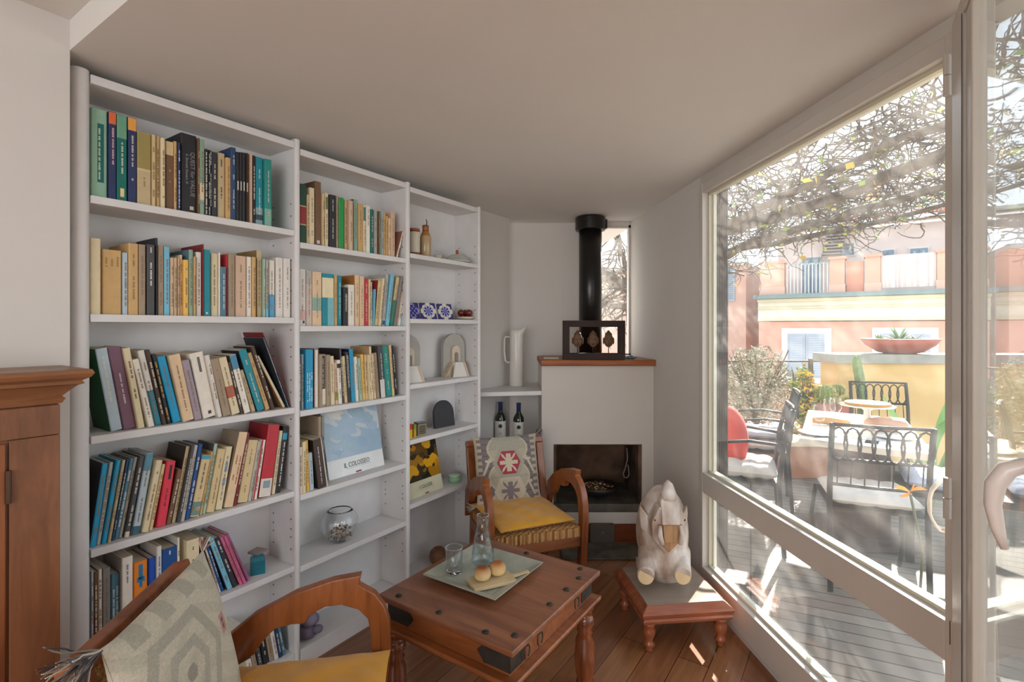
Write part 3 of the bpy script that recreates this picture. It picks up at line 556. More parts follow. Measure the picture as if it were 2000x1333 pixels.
books(1, 2, 560, 620, 3.92, [
 (92, 113, N_, 290, 'dgrey', 'slim charcoal book'), (115, 133, N_, 285, 'pblue', 'slim white blue book'), (136, 204, N_, 248, 'blue', 'wide cyan book with pale capitals', dict(m=('d4ecf2', 3, .12, .62))), (206, 214, N_, 240, 'dred', 'thin dark red book', dict(m=N_)), (216, 243, N_, 250, 'ivory', 'ivory paperback', dict(m=N_)),
 (252, 300, 245, 285, 'taupe', 'beige book with black title panel', dict(b=[(.35, .8, .34, .97, '2c2420'), (.4, .95, .04, .34, 'e2d8c0')], m=('cfc4a8', 1, .36, .95))), (305, 335, 283, 290, 'taupe', 'khaki grey book'), (338, 372, 315, 300, 'cream2', 'cream paperback'), (376, 398, 350, 350, 'pinkb', 'short beige book with olive band', dict(b=[full(.1, .3, '9a9a3c')])),
 (402, 428, 375, 330, 'ivory', 'ivory book with black band', dict(b=[full(.82, .92, '2a2420')])), (430, 444, 405, 240, 'dgrey', 'tall thin grey brown book', dict(side='2a2220', dep=.16)), (447, 470, 424, 300, 'cream', 'cream paperback'), (473, 495, 450, 270, 'char', 'black book with pale specks', dict(m=('e0ddd4', 2, .3, .95))),
 (497, 528, 478, 245, 'blue', 'tall blue book', dict(side='15294a')), (531, 555, 507, 305, 'ivory', 'white paperback'), (558, 585, 538, 315, 'mint', 'light green paperback'), (588, 608, 568, 285, 'yellow', 'pale yellow paperback'), (610, 626, 596, 288, 'cream', 'slim yellowish paperback'), (628, 650, 600, 290, 'cream2', 'cream paperback'),
 (652, 668, 617, 225, 'cream2', 'tall thin cream book', dict(side='c09a70')), (670, 690, 645, 280, 'peach', 'peach paperback'), (692, 716, 665, 275, 'taupe', 'grey brown paperback'), (722, 760, 695, 220, 'dgrey', 'dark grey book with white foot', dict(b=[full(0, .35, 'd9d6d0')])),
 (764, 808, 730, 225, 'tealg', 'bright teal hardback', dict(dep=.15)), (813, 830, 785, 215, 'cream', 'thin cream book'), (833, 849, 803, 220, 'black', 'thin black book')])
books(1, 3, 560, 620, 3.92, [
 (97, 122, 86, 1000, 'ivory', 'cream book with red edge', dict(b=[(0, .3, 0, 1, 'd98a6a')])), (125, 150, 108, 960, 'cream2', 'cream paperback'), (153, 178, 130, 950, 'yellow', 'pale yellow paperback'), (181, 212, 160, 1045, 'pblue', 'short pale green paperback'),
 (245, 305, 182, 950, 'dbrown', 'dark violet brown book with white lettering', dict(m=('d9d0dc', 1, .08, .85), side='1e1a1c')), (309, 318, 240, 925, 'white', 'thin white book leaning in front', dict(m=N_))], base=.008)

# big picture book shown face-on
def picture_book(u0, u1, w0, z0, hgt, th, tilt, cols, title, split, label, seed, frame='e2e4e2'):
    rg = random.Random(seed); W = u1 - u0
    q = MB(); q.box(0, W, -.0, th, 0, hgt, frame)
    blobs = [(rg.random(), rg.random(), rg.uniform(.08, .3), rg.choice(cols[2:])) for _ in range(22)]
    def cf(x, y):
        c_ = cols[0] if y < .55 + .1 * math.sin(5 * x) else cols[1]
        for bx, by, br_, bcol in blobs:
            if (x - bx) ** 2 + ((y - by) * 1.3) ** 2 < br_ ** 2 * (.6 + .4 * math.sin(17 * x + 11 * y)): c_ = bcol
        return c_
    z_s = split * hgt
    q.grid(lambda a, b_: (.012 * 0 + a * W, -.0006, z_s + b_ * (hgt - z_s)), 56, 44, cf)
    ob = q.build('picture_book', M_attr_gloss)
    ob.matrix_world = Matrix.Translation(sw(u0, w0, z0)) @ Matrix.Rotation(DRZ, 4, 'Z') @ Matrix.Rotation(-tilt, 4, 'X')
    mt = Matrix.Translation((W * .5, -.0012, z_s * .55)) @ Matrix.Rotation(R(90), 4, 'X')
    text(title, W * .08, ink('4d5560'), ob, mt, sxy=(.95, 1.25))
    q = MB(); q.box(W * .3, W * .75, -.0010, -.0004, z_s * .36, z_s * .375, '9aa0a4'); q.build('rule_line', M_attr, ob)
    q = MB(); q.box(W * .46, W * .56, -.0012, -.0004, .003, .010, '8a4a4a'); q.build('red_mark', M_attr, ob)
    pg = MB(); pg.box(.002, W - .001, .003, th - .003, hgt - .002, hgt + .0005, 'e6dcc6'); pg.build('pages', M_page, ob)
    top(ob, label, 'book'); return ob
uA, uB = upx(643, .07), upx(751, .07)
picture_book(uA, uB, .070, Z2[3] + .001, .315, .024, R(12), ['9ab4c8', 'c3cdd2', 'a2b8cc', '94afc6', 'a6bacf', 'adb9d0', '9cb6c4', 'bcc4cc', 'd9d6c8'], 'IL COLOSSEO', .26,
             'big book shown face-on, blue misty picture, title IL COLOSSEO, middle bay', 4)
for i, (x0, x1, c) in enumerate([(262, 285, 'taupe'), (288, 308, 'grey')]):
    ua, ub = upx(560 + x0 / 3.92, .03), upx(560 + x1 / 3.92, .03)
    q = book_mesh(ub - ua - .001, .30, .13, COL[c], [], ('3a3430', 1, .2, .7)); ob = q.build('book', M_book); ob.location = sw(ua, .045, Z2[3] + .0005); ob.rotation_euler = (0, 0, DRZ)
    pg = MB(); pg.box(.0024, ub - ua - .0034, .005, .128, .001, .2985); pg.build('pages', M_page, ob)
    top(ob, f'tall thin {("taupe", "grey")[i]} upright book just left of the face-on IL COLOSSEO book', 'book', 'books on the fourth shelf of the middle bay')
uA, uB = upx(799, .055), upx(865, .055)
picture_book(max(uA, 1.319), uB, .052, Z3[4] + .001, .300, .016, R(13), ['3a3020', '6b4a1c', 'c98a1c', 'e0a51e', '2a2a18', '8a6a20', '4a3c1c', 'a9781e', '1e1c16', '5c4420'], 'I COLOSSEI', .27,
             'book shown face-on with dark golden abstract picture, right bay', 9, 'd6d2b4')

# ------------------------------------------------------------ ornaments on the bookcase
def onshelf(px, bay, row, w): return sw(upx(px, w), w, BAY[bay][2][row])
M_turq = mat('turquoise_glaze', '1d7485', .15, var=.15, scale=8)
p = onshelf(503, 0, 4, .075); t = thing('square_jar', 'small turquoise faceted glazed jar with flat lid, left bay fifth shelf', 'jar', p, DRZ + .3)
q = MB(); q.lathe([(.036, 0), (.037, .004), (.037, .052), (.026, .066), (.022, .078)], 4); q.build('body', M_turq, t)
q = MB(); q.box(-.025, .025, -.025, .025, .0785, .088, '8a8078'); q.build('lid', M_attr_gloss, t, bevel=.002)

p = onshelf(664, 1, 4, .085); t = thing('glass_bowl', 'round clear glass fishbowl holding small shells, middle bay', 'bowl', p)
r_ = .083; prof = []
for i in range(17):
    a = R(-68 + i * (52 + 68) / 16); prof.append((r_ * math.cos(a), r_ * math.sin(a) + .078))
prof[0] = (.034, 0.0005); inner = [(x - .0025, z) for x, z in prof][::-1]; inner[-1] = (.02, .006)
q = MB(); q.lathe(prof + inner, 48); q.build('bowl', M_rglass, t, smooth=True)
q = MB(); rg = random.Random(3)
for i in range(85):
    a = rg.random() * 6.28; rr = .058 * math.sqrt(rg.random()); zz = .018 + rg.random() * (.034 if rr > .03 else .05)
    q.ell((rr * math.cos(a), rr * math.sin(a), zz), (rg.uniform(.004, .009), rg.uniform(.004, .008), rg.uniform(.003, .007)), 7, 5, rg.choice(['cfc4b4', 'a89a88', '8a7868', 'e0d8cc', 'b9a08c', '6a5a50', 'd6c8bc']))
s_ = stuff(q.build('shells', M_attr, o=p + Vector((0, 0, .001)), smooth=True)); top(s_, 'heap of small grey and white shells inside the glass fishbowl', 'shells')

# right bay: stoneware bottle, glass flask, small jar, glass dish
p = onshelf(831, 2, 0, .08); t = thing('stoneware_bottle', 'tall beige stoneware bottle with brown shoulder on top right shelf', 'bottle', p)
k_ = p.y / 1000
q = MB(); q.lathe([(.028, 0), (.031, .004), (.031, .112), (.028, .122), (.018, .145), (.016, .165), (.018, .168), (.018, .180), (.014, .182)], 28, cols=['b79c78'] * 3 + ['a9723a', '9a5a20', '9a5a20', '8f5018', '8f5018']); q.build('body', M_attr_gloss, t, smooth=True)
q = MB(); q.tube([(.006, 0, .178), (.008, 0, .198), (.003, .002, .216)], [.0035, .003, .002], 8, '3a4034'); q.tube([(.012, 0, .182), (.017, .0, .16), (.018, 0, .14)], .0012, 6, '6a4a2a'); q.build('stopper', M_attr, t)
p = onshelf(808, 2, 0, .085); t = thing('glass_flask', 'clear glass flask with paper label, half hidden by the upright', 'bottle', p)
q = MB(); q.lathe([(.03, 0), (.033, .004), (.033, .135), (.030, .150), (.010, .170), (.008, .215), (.010, .218), (.006, .219)], 24); q.build('body', M_glass, t, smooth=True)
q = MB(); q.lathe([(.0335, .02), (.0338, .021), (.0338, .128), (.0335, .13)], 24, c='d0c9b4'); q.lathe([(.0342, .003), (.0342, .017)], 24, c='9c4a2e'); q.lathe([(.0342, .138), (.0315, .148)], 24, c='a5562e'); q.build('paper_label', M_attr, t, smooth=True)
p = onshelf(855, 2, 0, .06); t = thing('small_glass_jar', 'tiny round glass jar between bottle and glass dish', 'jar', p)
q = MB(); q.lathe([(.012, 0), (.024, .008), (.028, .022), (.022, .036), (.016, .040), (.019, .048), (.014, .049)], 24); q.build('body', M_glass, t, smooth=True)
q = MB(); q.lathe([(.001, .003), (.02, .009), (.024, .02), (.02, .025), (.001, .026)], 18, c='c9bfa4'); q.build('contents', M_attr, t)
p = onshelf(893, 2, 0, .08); t = thing('glass_butter_dish', 'frosted glass covered dish with orange knob, top right shelf', 'dish', p, DRZ)
q = MB(); q.lathe([(.055, 0), (.072, .004), (.085, .012), (.080, .013), (.062, .030), (.040, .048), (.012, .055)], 24); q.M = None; q.build('dish_cover', mat('frosted_glass', 'b9bcae', .12, var=.05, spec=.7), t, smooth=True)
q = MB(); q.ell((0, 0, .068), (.009, .009, .014), 12, 8, 'c0501c'); q.build('knob', M_attr_gloss, t, smooth=True)

# patterned tiles
def tile(px, w, s_, lean, yaw, lab, inv):
    p = onshelf(px, 2, 1, w); q = MB(); q.box(-s_ / 2, s_ / 2, 0, .008, 0, s_, '4a3a7c' if not inv else '6a4a3c')
    def cf(x, y):
        dx, dy = x - .5, y - .5; r_ = math.hypot(dx, dy); a = math.atan2(dy, dx); di = abs(dx) + abs(dy)
        if di > .62 + .04 * math.cos(8 * a): return '3c3578'
        if inv: return '353584' if (math.sin(22 * x) * math.sin(22 * y) > -.1) and max(abs(dx), abs(dy)) < .38 else ('c9c6dc' if .38 < max(abs(dx), abs(dy)) < .41 else '8f8fc4')
        if r_ < .10: return '6f6ab4'
        if r_ < .30 and math.cos(8 * a) > -.3: return '34347e'
        if r_ < .33: return 'b9b9dc'
        if r_ < .42 and abs(math.cos(4 * a)) < .25: return '8a9a86'
        return 'd9d6c2'
    q.grid(lambda a, b: (-s_ / 2 + a * s_, -.0005, b * s_), 34, 34, cf); ob = q.build('patterned_tile', M_attr_gloss)
    ob.matrix_world = Matrix.Translation(p) @ Matrix.Rotation(DRZ + yaw, 4, 'Z') @ Matrix.Rotation(-lean, 4, 'X')
    q = MB(); q.box(-.004, .004, .012, .05, 0, .004); top(ob, lab, 'tile', 'blue and white tiles on the right bay shelf')
tile(809, .06, .092, .30, -.10, 'blue tile with dense white net pattern, leftmost of three leaning tiles', True)
tile(839, .05, .094, .30, -.3, 'white tile with blue flower, middle of three leaning tiles', False)
tile(872, .045, .094, .30, -.3, 'white tile with blue flower, rightmost of three leaning tiles', False)
p = onshelf(908, 2, 1, .07); t = thing('small_plate', 'shallow pale dish under brown wooden balls, right bay', 'plate', p)
q = MB(); q.lathe([(.035, 0), (.055, .012), (.060, .018), (.054, .017), (.03, .008), (.001, .007)], 24, c='d6cabb'); q.build('dish', M_attr_gloss, t, smooth=True)
q = MB(); q.lathe([(.02, .009), (.052, .0185), (.048, .022), (.001, .022)], 20, c='8a3f2a'); q.build('lining', M_attr, t)
for i, (dx, dy, lab) in enumerate([(-.024, 0, 'left'), (.024, -.006, 'right'), (.0, .034, 'rear')]):
    q = MB(); q.ell((0, 0, .021), (.021, .021, .021), 16, 10, '6a2a1c'); ob = q.build('wooden_ball', M_attr_gloss, o=p + Vector((dx, dy, .0222)), smooth=True); top(ob, f'{lab} reddish brown wooden ball on the pale dish', 'ball', 'wooden balls on the dish')

# plaster arch reliefs with stairs
def arch(px, w, lab, dz=0):
    p = onshelf(px, 2, 2, w); t = thing('arch_sculpture', lab, 'sculpture', p, DRZ - .25)
    H, W = .255, .155
    def ap(W, H, z0=0, n=14): return [(-W / 2, z0), (W / 2, z0)] + [(W / 2 * math.cos(math.pi * i / n), H - W / 2 + W / 2 * math.sin(math.pi * i / n)) for i in range(n + 1)]
    q = MB(); q.prism(ap(W, H), .035, .062, lambda a, b, c: (a, c, b), c='aaa69e'); q.build('arched_slab', M_attr, t, bevel=.002)
    q = MB(); q.prism([(x + .004, z) for x, z in ap(.058, .185, .085)], .020, .0345, lambda a, b, c: (a, c, b), c='d0c2ac'); q.prism([(x + .004, z) for x, z in ap(.022, .145, .09)], .014, .0195, lambda a, b, c: (a, c, b), c='8a8078'); q.build('doorway', M_attr, t)
    q = MB()
    for i in range(7): q.box(-.028 - .008 * i - .012, -.028 - .008 * i + .004, -.004, .0345, 0, .085 - .0122 * i, 'c9b49a')
    q.prism([(-.04, 0), (.062, 0), (.028, .088), (-.022, .088)], -.012, .0145, lambda a, b, c: (a, c, b), c='ddd8d0')
    q.prism([(.063, 0), (.080, 0), (.046, .088), (.029, .088)], -.012, .03, lambda a, b, c: (a, c, b), c='c9b49a'); q.build('staircase', M_attr, t)
arch(803, .07, 'grey plaster arch with small stairs, left one cut by the upright'); arch(894, .07, 'grey plaster arch with small doorway and stairs, right of the two')
for (px, wd, hh, c1, c2, lab, w, dp) in [(803, .018, .075, 'd2331f', 'e8b81c', 'small red and yellow box, leftmost on the shelf', .03, .04), (811, .016, .068, '8f9a3c', 'c9a22c', 'small yellow green packet beside the red box', .035, .03)]:
    p = onshelf(px, 2, 3, w); q = MB(); q.box(-wd / 2, wd / 2, 0, dp, 0, hh * .62, c2); q.box(-wd / 2, wd / 2, 0, dp, hh * .62, hh, c1); ob = q.build('small_box', M_attr, o=p, rz=DRZ, bevel=.001); top(ob, lab, 'box')
p = onshelf(825, 2, 3, .035); t = thing('tea_tin', 'small square grey brown tin with dark lettering, right bay', 'tin', p, DRZ - .25)
q = MB(); q.box(-.026, .026, 0, .045, 0, .062, '8c826c'); q.box(-.027, .027, -.001, .046, .0622, .070, '5a4a42'); q.build('tin', M_attr_gloss, t, bevel=.002)
q = MB(); rg = random.Random(5)
for r2 in range(5):
    x = -.020
    while x < .018: a_ = rg.uniform(.002, .005); q.box(x, x + a_, -.0016, -.0004, .048 - r2 * .0095, .054 - r2 * .0095, '3f3a30'); x += a_ + .0016
q.build('lettering', M_attr, t)
p = onshelf(870, 2, 3, .09); H, W = .155, .155
q = MB(); n = 16; q.prism([(-W / 2, 0), (W / 2, .0)] + [(W / 2 * math.cos(math.pi * i / n) * (1 if i > 5 else .98), H - W / 2 + W / 2 * math.sin(math.pi * i / n)) for i in range(n + 1)], 0, .016, lambda a, b, c: (a, c, b), c='35363c')
ob = q.build('slate_arch', mat('slate', '3a3b40', .7, var=.15, bump=.4, bscale=25), bevel=.001); ob.matrix_world = Matrix.Translation(p) @ Matrix.Rotation(DRZ - .1, 4, 'Z') @ Matrix.Rotation(-.12, 4, 'X'); top(ob, 'dark slate piece with rounded top leaning on the right bay', 'slate ornament')
p = onshelf(888, 2, 4, .07); t = thing('green_bowl', 'small pale green covered ceramic bowl, right bay fifth shelf', 'bowl', p)
q = MB(); q.lathe([(.026, 0), (.036, .008), (.039, .024), (.036, .032), (.030, .032)], 24, c='8fc09a'); q.build('body', M_attr_gloss, t, smooth=True)
q = MB(); q.lathe([(.030, .0325), (.0375, .034), (.036, .044), (.03, .048), (.001, .049)], 24, c='b4cdb4'); q.build('lid', M_attr_gloss, t, smooth=True)
p = onshelf(856, 2, 5, .05); q = MB(); q.lathe([(.022, 0), (.036, .008), (.050, .03), (.052, .052), (.044, .076), (.028, .092), (.022, .092), (.020, .085), (.001, .080)], 28, cols=['7a5236'] * 6 + ['3a2418'] * 3)
ob = q.build('round_wood_vase', wood('vase_wood', '8a5c3c', '5c3a22', 4, 'X', .4), o=p, smooth=True); top(ob, 'small round brown wooden vase on the lowest right shelf', 'vase')
# purple object on the bottom shelf of the middle bay
p = onshelf(598, 1, 5, .06); q = MB(); q.ell((0, 0, .03), (.05, .04, .03), 14, 8, '6f6478'); q.ell((.01, .01, .075), (.042, .036, .03), 14, 8, '8a8092'); q.ell((.055, -.01, .045), (.02, .022, .016), 12, 8, '7c7286'); q.ell((-.03, 0, .11), (.02, .03, .02), 12, 8, '7c7286')
ob = q.build('stone_figure', M_attr, o=p, smooth=True); top(ob, 'small mauve grey rounded figure on the bottom middle shelf', 'figurine')
# ------------------------------------------------------------ fireplace
YP = 3.35; fx0, fx1 = .194, wx(3.35) - .002
fp = thing('fireplace', 'white plastered corner fireplace with dark open hearth and wooden mantel', 'fireplace', (.57, YP, 0))
q = MB(); ox0, ox1, oz0, oz1 = .272, .851, .215, .635; YBK = 3.82
q.box(fx0, ox0, YP, YBK, .115, 1.148); q.box(ox1, fx1, YP, YBK, .115, 1.148); q.box(ox0, ox1, YP, YBK, oz1, 1.148); q.box(ox0, ox1, YP, YBK, .115, .19)
q.build('plaster_body', mat('fire_plaster', 'd3ccc4', .9, var=.03, scale=3, bump=.1, bscale=30), fp, world=True)
q = MB(); q.box(ox0 + .001, ox0 + .02, YP + .02, YBK - .01, .25, oz1 - .001); q.box(ox1 - .02, ox1 - .001, YP + .02, YBK - .01, .25, oz1 - .001); q.box(ox0 + .02, ox1 - .02, YBK - .03, YBK - .01, .25, oz1 - .001); q.box(ox0 + .02, ox1 - .02, YP + .02, YBK - .03, oz1 - .01, oz1 - .001)
q.build('firebox_lining', M_soot, fp, world=True)
q = MB(); q.box(ox0 + .001, ox1 - .001, YP - .006, YBK - .01, .195, .245); q.build('hearth_slab', M_stone, fp, world=True, bevel=.004)
q = MB(); q.box(fx0 + .002, fx1, YP - .012, YP + .1, .0, .024 * 0 + .112); q.build('wooden_plinth', wood('plinth_wood', '8c4a28', '5c2c16', 3, 'X'), fp, world=True)
q = MB(); q.box(fx0 - .008, .945, YP - .035, YBK + .002, 1.150, 1.190); q.build('mantel_shelf', wood('mantel_wood', 'a8602c', '7c3e1a', 2.5, 'X', .4), fp, world=True, bevel=.008)
q = MB(); q.box(.505, .66, YP - .045, YP - .013, .002, .125, '5a5048'); q.tube([(.585, YP - .052, .085), (.592, YP - .056, .077), (.585, YP - .052, .069), (.578, YP - .056, .077), (.585, YP - .052, .085)], .0018, 6, '8a8074'); q.build('ash_drawer', M_attr, fp, world=True, bevel=.002)
q = MB(); q.box(.30, fx1 - .02, 3.075, YP - .047, .001, .012); ob = q.build('hearth_stone', M_stone, o=(.6, 3.2, 0), world=True, bevel=.003); top(ob, 'dark stone slab set on the floor in front of the fireplace', 'slab')
# hook hanging in the firebox, bowl with chestnuts
q = MB(); q.tube([(.785, 3.5, .575), (.79, 3.5, .50), (.772, 3.5, .43), (.760, 3.5, .40), (.768, 3.5, .375), (.785, 3.5, .37), (.80, 3.5, .39), (.797, 3.5, .44), (.792, 3.5, .46)], .0045, 8, '8a7a68'); ob = q.build('iron_hook', M_attr, o=(.785, 3.5, .37), world=True, smooth=True); top(ob, 'thin iron hook hanging inside the fireplace on the right', 'hook')
pb_ = Vector((.592, 3.50, .2455)); t = thing('iron_bowl', 'wide dark bowl on the hearth slab heaped with dry pieces', 'bowl', pb_)
q = MB(); q.lathe([(.04, .018), (.09, .026), (.125, .055), (.132, .082), (.126, .082), (.118, .060), (.08, .04), (.001, .036)], 28); q.build('bowl', M_iron, t, smooth=True)
q = MB(); [q.tube([(.05 * math.cos(a), .05 * math.sin(a), .022), (.07 * math.cos(a), .07 * math.sin(a), 0)], .008, 8) for a in (.4, 2.5, 4.6)]; q.build('feet', M_iron, t)
q = MB(); rg = random.Random(8)
for i in range(110):
    a = rg.random() * 6.28; rr = .10 * math.sqrt(rg.random()); q.ell((rr * math.cos(a), rr * math.sin(a), .066 + rg.random() * .03 * (1 - rr / .12)), (rg.uniform(.006, .012), rg.uniform(.005, .01), rg.uniform(.004, .008)), 7, 5, rg.choice(['8a6238', 'a5835a', '5a2a1c', '6a3424', 'c9b48a', '4a2c20', 'b39a70']))
ob = stuff(q.build('dried_pods', M_attr, o=pb_ + Vector((0, 0, .05)), smooth=True)); ob.location = pb_; top(ob, 'heap of dry brown and straw coloured pods in the dark bowl', 'pods')

# flue pipe
pc = at(1153, 700, 3.66); t = thing('flue_pipe', 'black enamelled stove pipe rising from mantel to ceiling', 'pipe', (pc.x, 3.66, 1.19))
q = MB(); q.tube([(0, 0, .0), (0, 0, CEIL - 1.192)], .081, 36); q.build('pipe', M_black, t, smooth=True)
q = MB(); q.lathe([(.082, -.10), (.103, -.098), (.108, -.09), (.108, -.012), (.10, -.002), (.082, -.002)], 36, (0, 0, CEIL - 1.19)); q.box(.09, .118, -.02, .02, CEIL - 1.19 - .085, CEIL - 1.19 - .02); q.tube([(-.055, -.095, CEIL - 1.19 - .04), (-.06, -.115, CEIL - 1.19 - .04)], .005, 8); q.build('ceiling_collar', M_black, t, bevel=.001)

# framed carved heads on the mantel
pf = Vector((.536, 3.36, 1.1902)); FW, FH = .405, .255
t = thing('carving_frame', 'dark open wooden frame standing on the mantel, left of centre', 'frame', pf)
q = MB(); bw = .042; q.box(-FW / 2, FW / 2, -.025, .025, 0, bw); q.box(-FW / 2, FW / 2, -.025, .025, FH - bw, FH); q.box(-FW / 2, -FW / 2 + bw, -.025, .025, bw, FH - bw); q.box(FW / 2 - bw, FW / 2, -.025, .025, bw, FH - bw)
q.build('frame', mat('dark_frame_wood', '38261f', .75, var=.2, scale=8), t, bevel=.002)
for i, x in enumerate((-.105, -.004, .098)):
    q = MB(); z = .125
    q.ell((0, 0, z), (.032, .014, .045), 16, 12, '6b4e34'); q.ell((0, .004, z + .035), (.024, .014, .022), 12, 8, '5c422c'); q.ell((0, .004, z + .056), (.010, .009, .010), 10, 6, '5c422c')
    q.ell((0, -.014, z - .003), (.005, .008, .014), 8, 6, '765a3c')                         # nose
    for s_ in (-1, 1):
        q.ell((s_ * .013, -.011, z + .008), (.008, .005, .003), 8, 6, '4a3524'); q.ell((s_ * .033, .002, z - .004), (.005, .008, .024), 8, 6, '5c422c')
    q.ell((0, -.012, z - .024), (.011, .005, .004), 8, 6, '4a3524')
    q.tube([(0, .002, bw), (0, .002, z - .035)], .003, 8, '3a2c22')
    ob = q.build('carved_head', M_attr, o=pf + Vector((x, 0, 0)), smooth=True); top(ob, f'{("left", "middle", "right")[i]} of three small brown carved heads inside the mantel frame', 'carving', 'carved heads in the frame')
for (x, c, lab) in ((.79, '7f99a0', 'small blue grey patterned plate lying on the mantel right end'), (.71, 'b3aa98', 'small pale trinket on the mantel beside the frame')):
    q = MB(); q.lathe([(.02, 0), (.045, .010), (.047, .014), (.02, .006)], 20, c=c); q.ell((0, 0, .014), (.02, .015, .008), 8, 6, '3f6a78' if x > .75 else 'c9bda4'); ob = q.build('trinket_dish', M_attr_gloss, o=(x, 3.42, 1.1902), smooth=True); top(ob, lab, 'dish')
q = MB(); q.box(-.05, .05, -.03, .03, 0, .012, 'b8ad98'); ob = q.build('card_box', M_attr, o=(.26, 3.42, 1.1902), bevel=.001); top(ob, 'flat pale box lying at the left end of the mantel', 'box')

# alcove shelves with pitcher and bottles
WB = BW
a0 = Vector((-.183, 3.40, 0)); 
def alc(z, th, name, lab):
    c1 = sw(2.455, BW - .001, 0); pts = [(sw(1.935, BW - .001, 0).x, sw(1.935, BW - .001, 0).y), (fx0 - .001, 3.345), (fx0 - .001, YN - .001), (c1.x, YN - .001)]
    q = MB(); q.prism(pts, z - th, z); ob = q.build(name, M_shelf, o=(0, 3.6, z - th), world=True, bevel=.003); top(ob, lab, 'shelf'); return ob
def bld(q, *a, **k): return q.build(*a, **k)
alc(.985, .028, 'corner_shelf', 'white corner shelf carrying the tall pitcher beside the fireplace')
alc(.578, .03, 'corner_shelf', 'lower white corner shelf carrying two wine bottles')
q = MB(); q.prism([(-.13, 3.47), (fx0 - .002, 3.36), (fx0 - .002, YN - .002), (.07, YN - .002)], .0, .547); ob = q.build('alcove_base', M_shelf, o=(0, 3.6, 0), world=True); top(ob, 'plain white masonry base under the bottle shelf', 'masonry base')
pp = Vector((.032, 3.62, .9855)); t = thing('pitcher', 'tall slender white ceramic pitcher on the corner shelf', 'pitcher', pp)
q = MB(); q.lathe([(.046, 0), (.050, .004), (.047, .20), (.047, .36), (.050, .395), (.047, .396), (.044, .36), (.044, .05), (.001, .04)], 30)
for i, v in enumerate(q.v):
    if v.x > .03 and v.z > .36: q.v[i] = v + Vector((.028 * (v.z - .36) / .036, 0, .022 * (v.z - .36) / .036))
q.build('body', M_white, t, smooth=True)
q = MB(); q.tube([(-.044, 0, .345), (-.075, 0, .350), (-.085, 0, .335), (-.086, 0, .25), (-.080, 0, .18), (-.060, 0, .165), (-.045, 0, .175)], .008, 10, sq=.8); q.build('handle', M_white, t, smooth=True)
M_bott = mat('dark_bottle_glass', '1c2416', .08, var=.05, spec=.8)
for i, px in enumerate((977, 1013)):
    p = Vector(((px - 1000) / 1000 * 3.52, 3.52, .5785))
    if i == 0: p = Vector((-.0805, 3.56, .5785))
    t = thing('wine_bottle', f'dark wine bottle with white label and blue capsule, {("left", "right")[i]} one under the pitcher shelf', 'bottle', p, group='wine bottles under the pitcher')
    q = MB(); q.lathe([(.030, .004), (.037, 0), (.0375, .01), (.0375, .185), (.034, .205), (.018, .232), (.0145, .245), (.0145, .25)], 30); gb_ = q.build('glass_body', M_bott, t, smooth=True)
    q = MB(); q.lathe([(.0152, .236), (.0152, .292), (.0165, .294), (.0165, .302), (.013, .303)], 24, c='2a3560'); q.build('capsule', M_attr, t, smooth=True)
    q = MB(); n = 16
    for k2 in range(n):
        a1, a2 = R(-90 - 85 + 170 * k2 / n), R(-90 - 85 + 170 * (k2 + 1) / n)
        q.poly([(.0381 * math.cos(a1), .0381 * math.sin(a1), .06), (.0381 * math.cos(a2), .0381 * math.sin(a2), .06), (.0381 * math.cos(a2), .0381 * math.sin(a2), .175), (.0381 * math.cos(a1), .0381 * math.sin(a1), .175)], 'dedad0')
    pl_ = q.build('paper_label', M_attr, gb_)
    q = MB(); q.M = Matrix.Translation((0, -.0388, .142)) @ Matrix.Rotation(R(90), 4, 'X')
    q.lathe([(.005, 0), (.012, 0), (.012, .0004), (.005, .0004)], 20, c='24283c')
    for k2 in range(8): a = k2 * math.pi / 4; q.poly([(.012 * math.cos(a - .3), .012 * math.sin(a - .3), 0), (.012 * math.cos(a + .3), .012 * math.sin(a + .3), 0), (.0165 * math.cos(a), .0165 * math.sin(a), 0)], '24283c')
    q.build('round_emblem', M_attr, pl_.parent)
    q = MB(); [q.box(-.012 + .003 * j, .012 - .003 * j, -.0389, -.0384, .085 + .009 * j, .0875 + .009 * j, '8a8478') for j in range(2)]; q.build('printed_line', M_attr, t)

# ------------------------------------------------------------ cabinet on the left
cz = 1.294; cu = sw(-.0583, -.0288, 0) + .024 * Vector((-.5566, -.8308, 0))
def cl(u, w, z): return cu - u * D - w * Nn + Vector((0, 0, z))   # u leftwards along the wall, w out from the wall
cabr = thing('wooden_cabinet', 'old brown wooden cabinet with moulded cornice, cut by the left edge', 'cabinet', cl(.5, 0, 0), DRZ + math.pi)
# local frame: +x = left along wall, +y = out of the wall
q = MB(); q.box(-.452, .5, .002, .186, .0, 1.208); q.build('carcass', M_cab, cabr, bevel=.003)
pr = [(.002, 1.209), (.190, 1.209), (.196, 1.221), (.190, 1.227), (.200, 1.238), (.215, 1.254), (.226, 1.258), (.222, 1.266), (.236, 1.274), (.242, 1.284), (.238, 1.293), (.002, 1.294)]
q = MB()
